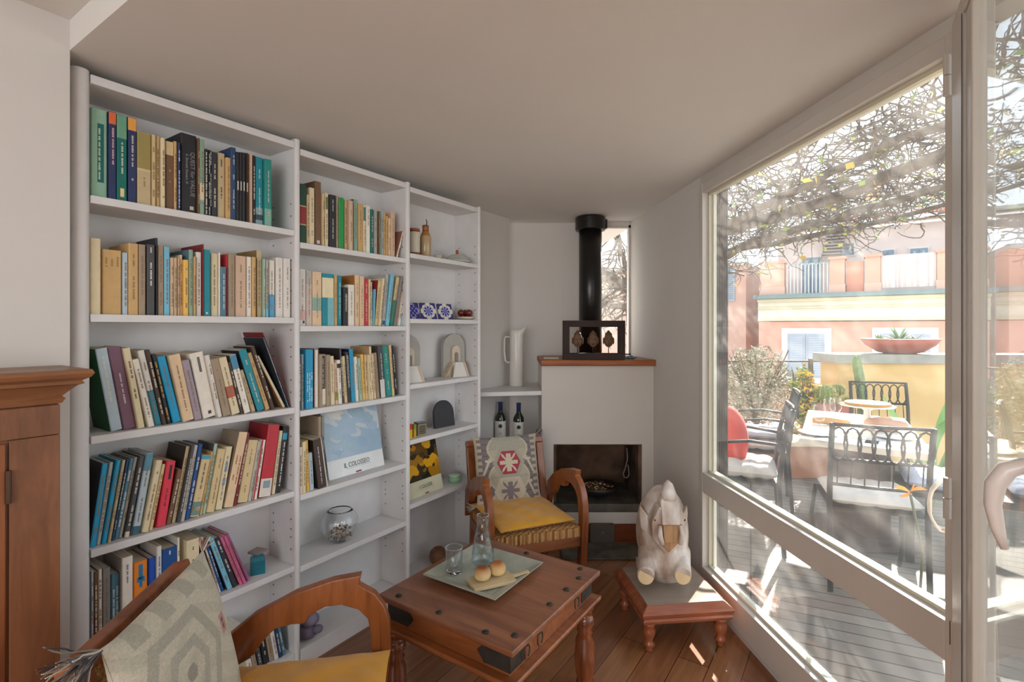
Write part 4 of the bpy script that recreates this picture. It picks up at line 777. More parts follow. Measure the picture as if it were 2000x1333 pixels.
# cornice: profile swept along the front and mitred round the right-hand end
rings = []
for kind in ('a', 'b', 'c'):
    rg_ = []
    for (y, z) in pr:
        ov = y - .186
        if kind == 'a': rg_.append(q.V((.55, y, z)))
        elif kind == 'b': rg_.append(q.V((-.452 - max(ov, -.0), y, z)))
        else: rg_.append(q.V((-.452 - max(ov, -.0), .002, z)))
    rings.append(rg_)
for r1, r2 in zip(rings, rings[1:]):
    for i in range(len(pr) - 1): q.face((r1[i], r1[i + 1], r2[i + 1], r2[i]), 'ffffff', 0)
q.poly([(.55, .002, 1.294), (.55, .238, 1.2935), (-.452 - .052, .238, 1.2935), (-.452 - .052, .002, 1.294)])
q.build('cornice', M_cabx, cabr)
q = MB(); q.box(-.352, .35, .187, .196, .06, 1.125); cd_ = q.build('cabinet_door', wood('cabinet_door_wood', 'a3633a', '6f3e20', 2.0, 'Z', .42), cabr, bevel=.003)
q = MB(); q.box(-.452, .5, .1865, .1925, 1.132, 1.206); q.box(-.452, -.358, .1865, .1925, .0, 1.131); q.build('face_frame', M_cab, cabr, bevel=.002)
q = MB(); q.tube([(-.3555, .199, .985), (-.3555, .199, 1.062)], .0055, 10); q.build('hinge', mat('old_hinge', '5a4332', .5, var=.2, metal=.5), cd_)

# ------------------------------------------------------------ armchairs
ARM_O = [(0.0, .40), (.011, .489), (.098, .557), (.212, .612), (.318, .642), (.402, .652), (.394, .622), (.443, .59), (.471, .548), (.485, .501), (.489, .415), (.478, .306), (.462, .15), (.455, 0.0)]
ARM_I = [(.410, 0.0), (.415, .15), (.428, .306), (.434, .40), (.430, .472), (.421, .518), (.394, .548), (.345, .567), (.297, .565), (.254, .544), (.238, .520), (.202, .521), (.155, .511), (.126, .483), (.098, .442), (.037, .41), (0.0, .33)]
M_rope = mat('woven_rope', 'c2935c', .8, var=.28, scale=70, stretch=(1, .15, 1), bump=.8, bscale=120, col2='7d5228')
def weave(q, x0, x1, y0, y1, z, tilt=None, pitch=.018):
    """woven strands: over-under cells"""
    nx, ny = int((x1 - x0) / pitch), int((y1 - y0) / (pitch * 1.0))
    def f(a, b):
        x = x0 + a * (x1 - x0); y = y0 + b * (y1 - y0)
        hz = .0035 * math.sin(math.pi * a * nx) * math.sin(math.pi * b * ny)
        return tilt(x, y, hz) if tilt else (x, y, z + hz)
    def cf(a, b):
        k = (int(a * nx) + int(b * ny) // 2) % 2; v = random.random()
        return ['c99a5f', 'b9874c', 'd6ab72', 'a87440'][int(v * 4)] if k else ['b58750', 'c4965c', '9a6a38', 'cfa46a'][int(v * 4)]
    q.grid(f, nx * 4, ny * 4, cf)
M_weave = mat('straw_weave', rough=.75, attr=True, var=.12, scale=90, bump=.4, bscale=200)
CWD, CDP, SZ = .475, .48, .385
def armchair(label, loc, rz):
    t = thing('armchair', label, 'armchair', loc, rz)
    hw = CWD / 2; yb = -CDP / 2
    for s_ in (-1, 1):
        x = s_ * (hw + .012)
        # hooped arm running down into the front leg, one bent board
        q = MB(); O = ARM_O; I = ARM_I[::-1]
        n = len(O); m_ = len(I)
        # strip between outer and inner contour by arclength
        def samp(P, k):
            L_ = [0]
            for a, b in zip(P, P[1:]): L_.append(L_[-1] + math.dist(a, b))
            T = k * L_[-1]
            for i in range(len(P) - 1):
                if T <= L_[i + 1] + 1e-9:
                    f = (T - L_[i]) / max(L_[i + 1] - L_[i], 1e-9); return (P[i][0] + f * (P[i + 1][0] - P[i][0]), P[i][1] + f * (P[i + 1][1] - P[i][1]))
            return P[-1]
        poly = O + ARM_I
        q.prism(poly, x - .0175, x + .0175, lambda a, b, c: (c, yb + a, b)); q.build('arm', M_chairwood, t, bevel=.004)
        # back post / rear leg
        q = MB(); q.obox((x - s_ * .03, yb + .01, .19), (.018, 0, 0), (0, .02, 0), (0, 0.012, .19)); q.build('leg', M_chairwood, t, bevel=.003)
    # backrest
    tl = R(15); bl = .345
    def bk(x, s, n): return (x, yb - s * math.sin(tl) + n * math.cos(tl), SZ - .02 + s * math.cos(tl) + n * math.sin(tl))
    q = MB()
    def bbar(x0, x1, s0, s1, n0, n1):
        c = [bk(x, s, n) for n in (n0, n1) for s in (s0, s1) for x in (x0, x1)]; b_ = [q.V(v) for v in c]
        for f in ((0, 2, 3, 1), (4, 5, 7, 6), (0, 1, 5, 4), (2, 6, 7, 3), (0, 4, 6, 2), (1, 3, 7, 5)): q.face([b_[i] for i in f], 'ffffff', 0)
    bbar(-hw, -hw + .045, 0, bl, -.02, .02); bbar(hw - .045, hw, 0, bl, -.02, .02); bbar(-hw, hw, bl, bl + .035, -.024, .022); bbar(-hw + .045, hw - .045, 0, .04, -.015, .015)
    q.build('back_frame', M_chairwood, t, bevel=.005)
    q = MB(); weave(q, -hw + .04, hw - .04, .035, bl + .002, 0, lambda x, s, h: bk(x, s, .008 + h)); weave(q, -hw + .04, hw - .04, .035, bl + .002, 0, lambda x, s, h: bk(x, s, -.008 + h)); q.build('woven_back', M_weave, t)
    # seat
    q = MB(); q.box(-hw + .0, hw - .0, yb + .035, CDP / 2 - .02, SZ - .11, SZ - .055); q.build('seat_rail', M_chairwood2, t, bevel=.004)
    q = MB(); weave(q, -hw + .006, hw - .006, yb + .036, CDP / 2 - .016, SZ - .006)
    q.grid(lambda a, b: (-hw + .006 + a * (CWD - .012), CDP / 2 - .016 + .004 * math.sin(a * 3.14 * 40), SZ - .054 + b * .047), 120, 1, lambda a, b: 'c99a5f' if int(a * 38) % 3 else '9c6c3c')
    for sx_ in (-1, 1): q.grid(lambda a, b: (sx_ * (hw - .006), yb + .036 + a * (CDP - .052), SZ - .054 + b * .047), 60, 1, lambda a, b: 'c99a5f' if int(a * 30) % 3 else '9c6c3c')
    q.build('woven_seat', M_weave, t)
    return t
# back chair
F2 = Vector((.316, -.949, 0)); R2 = Vector((-.949, -.316, 0))     # facing, sitter's right
c2 = (Vector((.21, 3.06, 0)) + Vector((.21, 3.06, 0)) + .475 * Vector((-.949, -.316, 0))) / 2 + .24 * F2
ch2 = armchair('wooden hoop-arm armchair with kilim cushion in front of the fireplace', c2, math.atan2(F2.y, F2.x) - math.pi / 2)
F1 = Vector((.988, .156, 0)); c1 = Vector((-.849, 1.504, 0)) * .5 + Vector((-.774, 1.03, 0)) * .5 + .24 * F1 + Vector((-.004, -.016, 0))
ch1 = armchair('wooden hoop-arm armchair seen from behind at the bottom left', c1, math.atan2(F1.y, F1.x) - math.pi / 2)

def pillow(name, w, h, th, cf, nu=84, nv=84, wrinkle=.0, pinch=.05, m=None):
    q = MB()
    for s_ in (1, -1):
        def f(a, b):
            x, y = 2 * a - 1, 2 * b - 1
            e = max(0, (1 - abs(x) ** 2.6)) ** .55 * max(0, (1 - abs(y) ** 2.6)) ** .55
            k = 1 - pinch * (1 - (abs(x) ** 4)) * (abs(y) ** 4); k2 = 1 - pinch * (1 - abs(y) ** 4) * (abs(x) ** 4)
            wv = wrinkle * (math.sin(9 * x + 5 * y) * .5 + math.sin(14 * y - 6 * x + 1) * .35 + math.sin(23 * x * y + 2) * .3) * e
            return (x * w / 2 * k2, y * h / 2 * k, s_ * (th / 2 * e + .0003) + wv)
        q.grid(f, nu, nv, cf)
    return q.build(name, m or M_fab, smooth=True)
M_mustard = mat('mustard_linen', 'd99a1c', .95, var=.06, scale=12, bump=.35, bscale=380, sheen=.3)
def place(o, root, x, y, z, rx=0, ry=0, rz=0):
    o.matrix_world = Matrix.Translation(root.location) @ Matrix.Rotation(root.rotation_euler.z, 4, 'Z') @ Matrix.Translation((x, y, z)) @ Matrix.Rotation(rz, 4, 'Z') @ Matrix.Rotation(ry, 4, 'Y') @ Matrix.Rotation(rx, 4, 'X')
sc1 = pillow('seat_cushion', .455, .44, .058, N_, 40, 40, .006, .03, M_mustard); place(sc1, ch1, .0, .035, SZ + .034, rz=.03); top(sc1, 'flat mustard yellow seat cushion on the nearer armchair', 'cushion', 'mustard seat cushions')
sc2 = pillow('seat_cushion', .42, .42, .055, N_, 40, 40, .006, .03, M_mustard); place(sc2, ch2, .015, .02, SZ + .032, rz=.10, rx=-.02); top(sc2, 'flat mustard yellow seat cushion on the armchair by the fireplace', 'cushion', 'mustard seat cushions')

def kilim_a(a, b):                                            # back chair: violet ground, hexagons, hooks
    x, y = (a - .5) * 1.0, b
    if a < .05 or a > .96: return 'b8aa94'
    if a < .13 and int(b * 22) % 2: return 'b8aa94'
    if a > .90 and int(b * 22) % 2: return 'b8aa94'
    vio = '7d7472' if int(b * 46) % 4 else '70666a'
    for cy, red in ((.60, True), (.20, False)):
        dx, dy = abs(x) / .23, abs(y - cy) / .20
        hx_ = max(dy, dx + dy * .45)
        if hx_ < .80:
            d1, d2 = abs(x) / .2, (y - cy) / .18
            star = (abs(x) < .035 and abs(y - cy) < .13) or (abs(y - cy) < .03 and abs(x) < .14) or (abs(abs(x) - abs(y - cy) * .9) < .018 and abs(x) < .11) or (abs(x) + abs(y - cy) < .075)
            if red: return 'cfc0aa' if star else 'a5404a'
            return '82757a' if star else 'c3b79f'
        if hx_ < 1.06: return 'a8a392' if red else 'c9bda6'
    w_ = .17 + .12 * abs(math.cos((y - .40) * math.pi / .40))
    if abs(x) < w_: return 'aaa594' if (y > .78 or .38 < y < .42) else 'b5ab95'
    for cy in (.56, .24):
        if abs(abs(x) - .33 + (y - cy) * .5) < .02 and abs(y - cy) < .12: return 'c9bda6'
        if abs(abs(x) - .30) < .05 and abs(y - cy - .08) < .018: return 'c9bda6'
    if abs(abs(x) - w_) < .03: return 'c4b8a2'
    return vio
kc = pillow('kilim_cushion', .385, .385, .085, kilim_a, 110, 110); tl = R(15)
place(kc, ch2, .035, -.172, SZ + .208, rx=R(90) + tl, rz=0); top(kc, 'square kilim cushion with red hexagon on the armchair by the fireplace', 'cushion')
def kilim_b(a, b):                                            # front chair: pale grey ground, stepped grey medallion, small pink motifs
    x, y = 1 - a, b
    base = 'cfc9b4' if (math.sin(40 * y + 3 * math.sin(9 * x)) > -.2) else 'c5c0ac'
    dx, dy = abs(x - .36) / .34, abs(y - .58) / .27
    r_ = max(dx + .42 * dy, dy * 1.0)
    if .80 < r_ < 1.02: return 'b1ae9d'
    if .38 < r_ < .56: return 'b3b09f'
    if r_ < .14: return '9c998a'
    for cx, cy in ((.78, .60), (.62, .12)):
        d = max(abs(x - cx) / .042, abs(y - cy) / .062); d2 = abs(x - cx) / .05 + abs(y - cy) / .12
        if d < 1 and d2 < 1.15:
            if abs(x - cx) < .6 * abs(y - cy) * .5 + .006 and abs(y - cy) < .036: return '4a4750'
            return 'c08a84'
    if y < .30 and y > .16 and (abs((x * 7) % 1 - .5) * .16 + .16 > (y - .02)): return 'b3b09c'
    if y < .06: return 'b8b5a2'
    if x > .95 and y < .35: return 'bf8a84'
    if y > .9 and int(x * 9) % 2: return 'b3b09e'
    return base
kb = pillow('kilim_cushion', .44, .42, .11, kilim_b, 120, 120)
place(kb, ch1, .070, -.195, SZ + .205, rx=R(90) + R(14), ry=0); top(kb, 'large pale grey kilim cushion with tassels on the nearer armchair', 'cushion')
def tassel(parent, p, d, n, ln, seed, cols):
    rg = random.Random(seed); q = MB(); d = Vector(d).normalized(); p = Vector(p)
    for i in range(n):
        s_ = Vector((rg.uniform(-1, 1), rg.uniform(-1, 1), rg.uniform(-1, 1))) * .35; pts = [p]; v = (d + s_).normalized()
        for k in range(5): v = (v + Vector((rg.uniform(-.2, .2), rg.uniform(-.2, .2), rg.uniform(-.25, .05)))).normalized(); pts.append(pts[-1] + v * ln / 5)
        q.tube(pts, [.0022, .002, .0018, .0016, .0014, .001], 5, rg.choice(cols))
    return q.build('tassel', M_attr, parent)
tassel(kb, (.215, .205, 0), (1, .15, .3), 40, .12, 1, ['b9b1a2', '8e867a', '4a444a', 'd6cfc0', '6f6a70']); tassel(kb, (-.215, .205, 0), (-.5, .6, 0), 16, .04, 2, ['c9a898', 'b88a7c', 'd6cfc0', '8a6a60'])
tassel(kc, (-.19, .185, 0), (-.7, .5, 0), 18, .05, 3, ['5a5054', 'b8aa94', '3a3438']); tassel(kc, (.19, -.185, 0), (1, .1, .2), 18, .06, 4, ['5a4a44', 'b8aa94', '8a7468'])

# ------------------------------------------------------------ coffee table
TC = Vector((-.0665, 1.908, 0)); TR = R(-34.2); TW, TD, TZ = .58, .612, .452
ct = thing('coffee_table', 'square brown wooden coffee table with turned legs and iron straps', 'table', TC, TR)
hx_, hy_ = TW / 2, TD / 2
q = MB(); q.box(-hx_, hx_, -hy_, hy_, TZ - .020, TZ); tt_ = q.build('tabletop', M_tabletop, ct, bevel=.005)
q = MB(); q.box(-hx_ + .028, hx_ - .028, -hy_ + .028, hy_ - .028, TZ - .098, TZ - .020); bf_ = q.build('box_frame', M_tableside, ct, bevel=.002)
q = MB(); q.box(-hx_ - .004, hx_ + .004, -hy_ - .004, hy_ + .004, TZ - .116, TZ - .0985); q.build('lower_moulding', M_tableside, ct, bevel=.006)
q = MB()
for (x, y) in ((-.22, -.27), (-.03, -.27), (.165, -.27), (.25, -.235), (.25, -.02), (.25, .10), (-.24, -.10), (-.24, .10), (-.23, .27), (-.03, .27), (.22, .27), (.25, .20)):
    q = MB(); q.lathe([(.0115, 0), (.0105, .003), (.006, .0050), (.001, .0055)], 14, (x, y, TZ)); q.build('iron_stud', M_iron, tt_, smooth=True)
q = MB(); hb = TZ - .095
for sx_ in (-1, 1):
    for sy_ in (-1, 1):
        x, y = sx_ * (hx_ - .0265), sy_ * (hy_ - .0265); q = MB()
        q.box(min(x, x - sx_ * .095), max(x, x - sx_ * .095), y - .0012, y + .0012, hb + .008, TZ - .026)
        q.box(x - .0012, x + .0012, min(y, y - sy_ * .085), max(y, y - sy_ * .085), hb + .008, TZ - .026)
        q.prism([(x - sx_ * .095, hb + .004), (x - sx_ * .095, hb + .07), (x - sx_ * .125, hb + .038)], y - .0012, y + .0012, lambda a, b, c: (a, c, b)); q.build('corner_strap', M_iron, bf_)
q = MB()
for yy in (-.20, -.12, .14):
    q = MB(); q.tube([(hx_ - .018, yy + .016 * math.sin(a), TZ - .058 - .022 * math.cos(a)) for a in [.5 + k * (5.28) / 14 for k in range(15)]], .0024, 8); q.tube([(hx_ - .03, yy, TZ - .038), (hx_ - .015, yy, TZ - .038)], .005, 8); q.build('ring_pull', M_iron, bf_, smooth=True)
legp = [(.030, 0), (.036, .02), (.030, .045), (.036, .06), (.040, .12), (.036, .19), (.026, .215), (.032, .225), (.026, .235), (.038, .262), (.030, .285), (.022, .292), (.034, .302), (.034, .3355)]
for sx_ in (-1, 1):
    for sy_ in (-1, 1): q = MB(); q.lathe(legp, 24, (sx_ * (hx_ - .045), sy_ * (hy_ - .045), 0)); q.build('leg', M_tableleg, ct, smooth=True)

# tray and what stands on it
trc = Vector((-.106, 1.966, TZ + .0005)); tr = thing('square_tray', 'square pale grey green ceramic tray on the coffee table', 'tray', trc, R(-33))
q = MB(); hs, hi = .165, .12
g = [(-1, -1), (1, -1), (1, 1), (-1, 1)]
def ringf(s_, z): return [q.V((s_ * a, s_ * b, z)) for a, b in g]
rs = [ringf(hi, 0), ringf(hs, .020), ringf(hs, .024), ringf(hi - .003, .0065)]
q.face(rs[0][::-1], 'a5a594', 0); q.face(rs[3], 'a9a997', 0)
for r1, r2 in zip(rs, rs[1:]):
    for i in range(4): j = (i + 1) % 4; q.face((r1[i], r1[j], r2[j], r2[i]), 'a9a997', 0)
q.build('tray_body', mat('tray_glaze', 'aeb0a2', .3, var=.08, scale=9, col2='8f9384'), tr)
tz = TZ + .0075
M_water = pane_mat('water', (.93, .965, .985), 0, .03, .4)
M_tumbler = pane_mat('tumbler_glass', (.985, .995, 1.0), 0, .05, .7)
def ring(q, r_, z, w): q.tube([(r_ * math.cos(a), r_ * math.sin(a), z) for a in [2 * math.pi * k / 32 for k in range(33)]], w, 6, cap=False)
p = Vector((-.115, 2.025, tz)); t = thing('carafe', 'clear ribbed glass carafe half full of water on the tray', 'carafe', p)
q = MB(); q.lathe([(.040, 0), (.046, .004), (.046, .03), (.040, .08), (.031, .125), (.024, .150), (.0245, .198), (.0225, .198), (.022, .15), (.029, .122), (.0375, .08), (.0435, .03), (.042, .008), (.001, .006)], 28); q.build('glass_body', M_tumbler, t, smooth=True)
q = MB(); q.lathe([(.0415, .0085), (.0430, .03), (.037, .08), (.0285, .1225), (.001, .1225)], 28); q.build('water', M_water, t, smooth=True)
q = MB(); ring(q, .0235, .198, .0013); q.build('rim', M_rglass, t, smooth=True); q = MB(); ring(q, .0455, .003, .0013); q.build('base_ring', M_rglass, t, smooth=True)
p = Vector((-.222, 1.962, tz)); t = thing('tumbler', 'empty clear drinking glass on the left of the tray', 'glass', p)
q = MB(); q.lathe([(.027, 0), (.030, .003), (.0335, .098), (.0316, .098), (.0275, .014), (.001, .013)], 28); q.build('glass_body', M_tumbler, t, smooth=True)
q = MB(); ring(q, .0327, .098, .0012); q.build('rim', M_rglass, t, smooth=True); q = MB(); ring(q, .0290, .003, .0014); q.build('base_ring', M_rglass, t, smooth=True)
q = MB(); q.lathe([(.027, .0035), (.0285, .006), (.0285, .012), (.026, .0135)], 28); q.build('thick_base', M_rglass, t, smooth=True)
bp = Vector((-.076, 1.880, tz + .005)); bt = thing('serving_board', 'small pale wooden serving board with handle under the rolls', 'board', bp, R(24))
q = MB(); q.box(-.082, .082, -.045, .045, .0, .012); q.tube([(.080, 0, .006), (.115, .0, .008), (.150, 0, .012)], [.017, .011, .013], 14, sq=.38); q.build('board', wood('pale_board', 'cdb893', 'b09a74', 4, 'X', .6), bt, bevel=.002)
for i, (dx, dy) in enumerate([(-.033, .004), (.032, .018)]):
    q = MB(); nn = 20
    def cfb(a, b):
        c1_, c2_ = lin('e6c890'), lin('a86224' if i else '8f4c1c'); k = min(1, max(0, (b - .34) / .55)) ** 1.2; return tuple(u * (1 - k) + v * k for u, v in zip(c1_, c2_))
    q.grid(lambda a, b: ((.031 * math.sin(math.pi * min(max(b, .001), .999)) ** .75) * math.cos(2 * math.pi * a), (.031 * math.sin(math.pi * min(max(b, .001), .999)) ** .75) * math.sin(2 * math.pi * a), .025 - .025 * math.cos(math.pi * b)), 28, 18, cfb)
    loc = bp + Matrix.Rotation(R(24), 3, 'Z') @ Vector((dx, dy, .0122)); ob = q.build('bread_roll', mat('bread_crust', rough=.6, attr=True, var=.08, scale=40, bump=.3, bscale=60), o=loc, smooth=True)
    top(ob, f'small round golden bread roll on the board, {("nearer the tumbler with darker crust", "nearer the board handle")[i]}', 'bread roll', 'bread rolls on the serving board')

# ------------------------------------------------------------ stool and wooden elephant
so_ = Vector((.739, 2.40, 0)); sr = math.atan2(.04, .375); st = thing('low_stool', 'low reddish wooden stool with moulded edge under the elephant', 'stool', so_, sr)
M_st = wood('stool_wood', 'a9603c', '75391f', 3, 'X', .35, coat=.15)
prof = [(.185, .125), (.198, .130), (.202, .142), (.196, .150), (.202, .158), (.207, .172), (.200, .180), (.186, .190), (.176, .199)]
q = MB(); rr = [[q.V((a * s_, b * s_, z)) for a, b in g] for s_, z in prof]
for r1, r2 in zip(rr, rr[1:]):
    for i in range(4): j = (i + 1) % 4; q.face((r1[i], r1[j], r2[j], r2[i]), 'ffffff', 0)
q.face(rr[0][::-1], 'ffffff', 0); q.face(rr[-1], 'ffffff', 0); q.build('moulded_edge', M_st, st)
q = MB(); q.box(-.173, .173, -.173, .173, .1965, .2015); q.build('stool_top', mat('stool_top_wood', '9a8a7c', .3, var=.15, scale=5, stretch=(.3, 3, 1)), st)
sl = [(.014, 0), (.018, .006), (.014, .014), (.025, .026), (.020, .036), (.015, .044), (.025, .070), (.028, .092), (.020, .104), (.026, .110), (.026, .1245)]
for sx_ in (-1, 1):
    for sy_ in (-1, 1): q = MB(); q.lathe(sl, 20, (sx_ * .163, sy_ * .163, 0)); q.build('leg', M_st, st, smooth=True)

M_ele = mat('weathered_wood_carving', 'e0d8cf', .55, var=.18, scale=11, bump=.5, bscale=26, col2='8a6546', stretch=(1, 1, .4))
M_cut = mat('cut_wood_end', 'd9bb90', .7, var=.1, scale=14)
M_elb = wood('carving_brown', 'c29a6e', '9a7350', 4, 'Z', .6)
eo = Vector((.735, 2.45, .202)); el = thing('wooden_elephant', 'carved pale wooden elephant sitting with raised trunk on the low stool', 'carving', eo)
q = MB()
q.ell((0, .060, .20), (.124, .13, .225), 28, 20); q.ell((0, .03, .09), (.122, .13, .12), 24, 14)
q.tube([(0, .04, .03), (0, .055, .28)], [.122, .121], 32, sq=.95)
q.ell((-.012, -.025, .255), (.080, .07, .10), 22, 16)
q.ell((-.012, -.035, .12), (.072, .060, .080), 18, 12)
q.tube([(-.082, .02, .12), (-.108, -.06, .092), (-.126, -.118, .068)], [.042, .041, .039], 20, sq=1.15)
q.tube([(.082, .02, .12), (.056, -.06, .092), (.042, -.118, .068)], [.042, .041, .039], 20, sq=1.15)
q.prism([(-.062, .375), (.038, .375), (.070, .30), (.062, .225), (-.012, .135), (-.087, .225), (-.095, .30)], -.100, -.02, lambda a, b, c: (a, c + (.26 - b) * .10, b))   # shield-shaped head
q.box(-.115, .112, -.02, .12, .0, .05)
ob = q.build('body', M_ele, el, smooth=True)
rm = ob.modifiers.new('remesh', 'REMESH'); rm.mode = 'VOXEL'; rm.voxel_size = .0045; rm.use_smooth_shade = True; sm = ob.modifiers.new('smooth', 'SMOOTH'); sm.iterations = 2; sm.factor = .5
q = MB(); q.prism([(-.053, .300), (.029, .300), (.031, .405), (.023, .412), (-.047, .412), (-.055, .40)], -.132, -.075, lambda a, b, c: (a, c + (b - .30) * .25, b)); q.build('trunk', M_ele, el, bevel=.009)
q = MB(); q.tube([(-.012, -.085, .400), (-.011, -.078, .435), (-.008, -.062, .468), (-.006, -.050, .480)], [.036, .034, .022, .006], 20); q.build('trunk_tip', M_ele, el, smooth=True)
q = MB(); q.prism([(-.042, .215), (.016, .215), (.026, .2995), (-.048, .2995)], -.124, -.085, lambda a, b, c: (a, c, b)); q.build('trunk_root', M_elb, el, bevel=.006)
q = MB(); q.prism([(-.068, .296), (.044, .296), (.036, .215), (-.012, .162), (-.060, .215)], -.108, -.085, lambda a, b, c: (a, c + (.26 - b) * .10, b)); q.build('mouth', M_elb, el, bevel=.003)
for s_, x in ((-1, -.012), (1, -.012)):
    q = MB(); q.prism([(s_ * .084, .22), (s_ * .108, .24), (s_ * .116, .31), (s_ * .112, .348), (s_ * .094, .325), (s_ * .074, .30)], -.075, -.052, lambda a, b, c: (x + a, c + abs(a) * .55, b)); q.build('ear', M_ele, el, bevel=.006)
    q = MB(); q.tube([(x + s_ * .046, -.112, .292), (x + s_ * .052, -.126, .255), (x + s_ * .040, -.126, .212)], [.008, .013, .010], 10); q.build('tusk', M_ele, el, smooth=True)
for x in (-.126, .042): q = MB(); q.M = Matrix.Translation((x, -.1205, .066)) @ Matrix.Rotation(R(80), 4, 'X'); q.lathe([(.038, -.001), (.035, .0035), (.001, .0045)], 24); q.build('foot_sole', M_cut, el)
for s_, x in ((-1, -.080), (1, .056)): q = MB(); q.ell((x, -.101, .315), (.006, .006, .008), 10, 8, '4a382c'); q.build('eye', M_attr, el, smooth=True)
# ------------------------------------------------------------ the terrace outside
q = MB(); q.prism([(ww(-4, .06, 0).x, ww(-4, .06, 0).y), (9.5, -4), (9.5, 7.4), (1.0, 7.4), (ww(5, .06, 0).x, ww(5, .06, 0).y)], -.06, -.005); d = q.build('terrace_floor', M_deck); struct(d)
q = MB(); q.box(1.158, 1.262, 2.99, 3.08, -.004, 2.49)
for i in range(8): q.tube([(1.165 + .0128 * i, 2.988, -.004), (1.165 + .0128 * i, 2.988, 2.49)], .0045, 6)
ob = q.build('ribbed_post', mat('dark_shutter', '5a4d42', .5, var=.2, scale=4), o=(1.21, 3.03, 0), world=True); top(ob, 'dark ribbed wooden post standing outside the left edge of the big window', 'post')
q = MB(); rail(q, -3, 4.5, .06, .50, 2.50, 2.60); ob = q.build('sun_block_eave', M_wall); struct(ob)  # unseen overhang, added to stop the higher sun rays

M_ironp = mat('garden_iron', '45413c', .55, var=.15, metal=.3)
M_seat = mat('pale_seat_fabric', 'cfc8c0', .95, var=.08, scale=14, bump=.4, bscale=120)
def tuft(q, w, d_, h, nx=4, ny=4, c='ffffff'):
    def f(s_):
        def g(a, b):
            x, y = 2 * a - 1, 2 * b - 1; e = (max(0, 1 - x ** 6) * max(0, 1 - y ** 6)) ** .5
            t_ = (math.sin(math.pi * a * nx) ** 2) ** .35 * (math.sin(math.pi * b * ny) ** 2) ** .35
            return (x * w / 2, y * d_ / 2, h / 2 + s_ * h / 2 * e * (.72 + .28 * t_))
        return g
    for s_ in (1, -1): q.grid(f(s_), 30, 30, c=c)
def iron_chair(label, loc, rz, arms=False, cushions=1):
    t = thing('garden_chair', label, 'chair', loc, rz, )
    w, dp, sh, bh = .43, .42, .44, .90
    for s_ in (-1, 1):
        q = MB(); q.tube([(s_ * w / 2, -dp / 2 - .03, 0), (s_ * w / 2, -dp / 2, sh), (s_ * w / 2, -dp / 2 - .03, .7), (s_ * w / 2, -dp / 2 - .08, bh)], .014, 8); q.build('leg', M_ironp, t, smooth=True)
        q = MB(); q.tube([(s_ * w / 2, dp / 2, sh), (s_ * (w / 2 + .02), dp / 2 + .02, .25), (s_ * w / 2, dp / 2 - .02, .1), (s_ * w / 2, dp / 2 + .03, 0)], .012, 8); q.build('leg', M_ironp, t, smooth=True)
    q = MB(); q.box(-w / 2, w / 2, -dp / 2, dp / 2, sh - .012, sh); q.build('seat', M_ironp, t)
    q = MB(); yb_ = lambda z: -dp / 2 - .08 * (z - sh) / (bh - sh)
    for z in (bh - .005, bh - .19, bh - .33): q.tube([(-w / 2, yb_(z), z), (0, yb_(z) - .015, z + (.0)), (w / 2, yb_(z), z)], .009, 8)
    n = 7
    for i in range(n):
        x0 = -w / 2 + w * (i + .5) / n
        pts = [(x0 + w / n * .62 * math.sin(a), yb_(bh - .1) - .008, bh - .02 - .085 + .085 * math.cos(a)) for a in [2 * math.pi * k / 12 for k in range(13)]]; q.tube(pts, .0055, 6, cap=False)
    for i in range(n): x0 = -w / 2 + w * (i + .5) / n; q.tube([(x0, yb_(bh - .19), bh - .19), (x0, yb_(bh - .33), bh - .33)], .0035, 6)
    q.build('back_rings', M_ironp, t, smooth=True)
    if arms:
        for s_ in (-1, 1):
            q = MB(); q.tube([(s_ * w / 2, yb_(.68), .68), (s_ * (w / 2 + .03), -.05, .70), (s_ * (w / 2 + .04), .12, .68), (s_ * (w / 2 + .03), .19, .62), (s_ * (w / 2 + .02), .13, .56), (s_ * (w / 2 + .01), .16, sh)], .010, 8); q.build('armrest', M_ironp, t, smooth=True)
    return t
def seat_pad(label, root, z, dx=0, dy=0, c='ffffff', w=.42, d_=.42, h=.07, m=None, sq=4, group='garden chair seat pads'):
    q = MB(); tuft(q, w, d_, h, sq, sq); o_ = q.build('seat_pad', m or M_seat, smooth=True); place(o_, root, dx, dy, z); top(o_, label, 'cushion', group); return o_
# chair in front of the table (seen from behind)
chA = iron_chair('iron garden chair with ringed back seen from behind, before the stone table', Vector((1.98, 2.86, 0)), math.atan2(.325, -.13) * 0 + R(-22) + 0)
seat_pad('grey tufted seat pad on the ring-backed chair before the stone table', chA, .442, h=.075)
chB = iron_chair('iron garden chair at the far side of the stone table by the yellow wall', Vector((3.25, 4.42, 0)), R(160))
chC = iron_chair('iron garden chair with arms at the left, high curved back to the right', Vector((1.98, 4.15, 0)), R(66), True)
seat_pad('whitish seat pad on the left armed garden chair, farther one', chC, .442, h=.09); 
chD = iron_chair('nearer armed iron garden chair at the left, cut by the shutter', Vector((1.52, 3.40, 0)), R(66), True)
seat_pad('cream seat pad on the nearer left garden chair', chD, .442, h=.10)
seat_pad('grey folded seat pad lying upon another on the left garden chair', chC, .535, h=.06, m=mat('grey_seat_fabric', 'a9a9ae', .95, var=.1))
q = MB(); q.ell((0, 0, 0), (.11, .20, .22), 20, 14); ob = q.build('red_cushion', mat('red_canvas', 'd8493c', .9, var=.12, scale=10), smooth=True, o=at(1422, 855, 3.55)); top(ob, 'round bright red cushion on the nearer left garden chair', 'cushion')
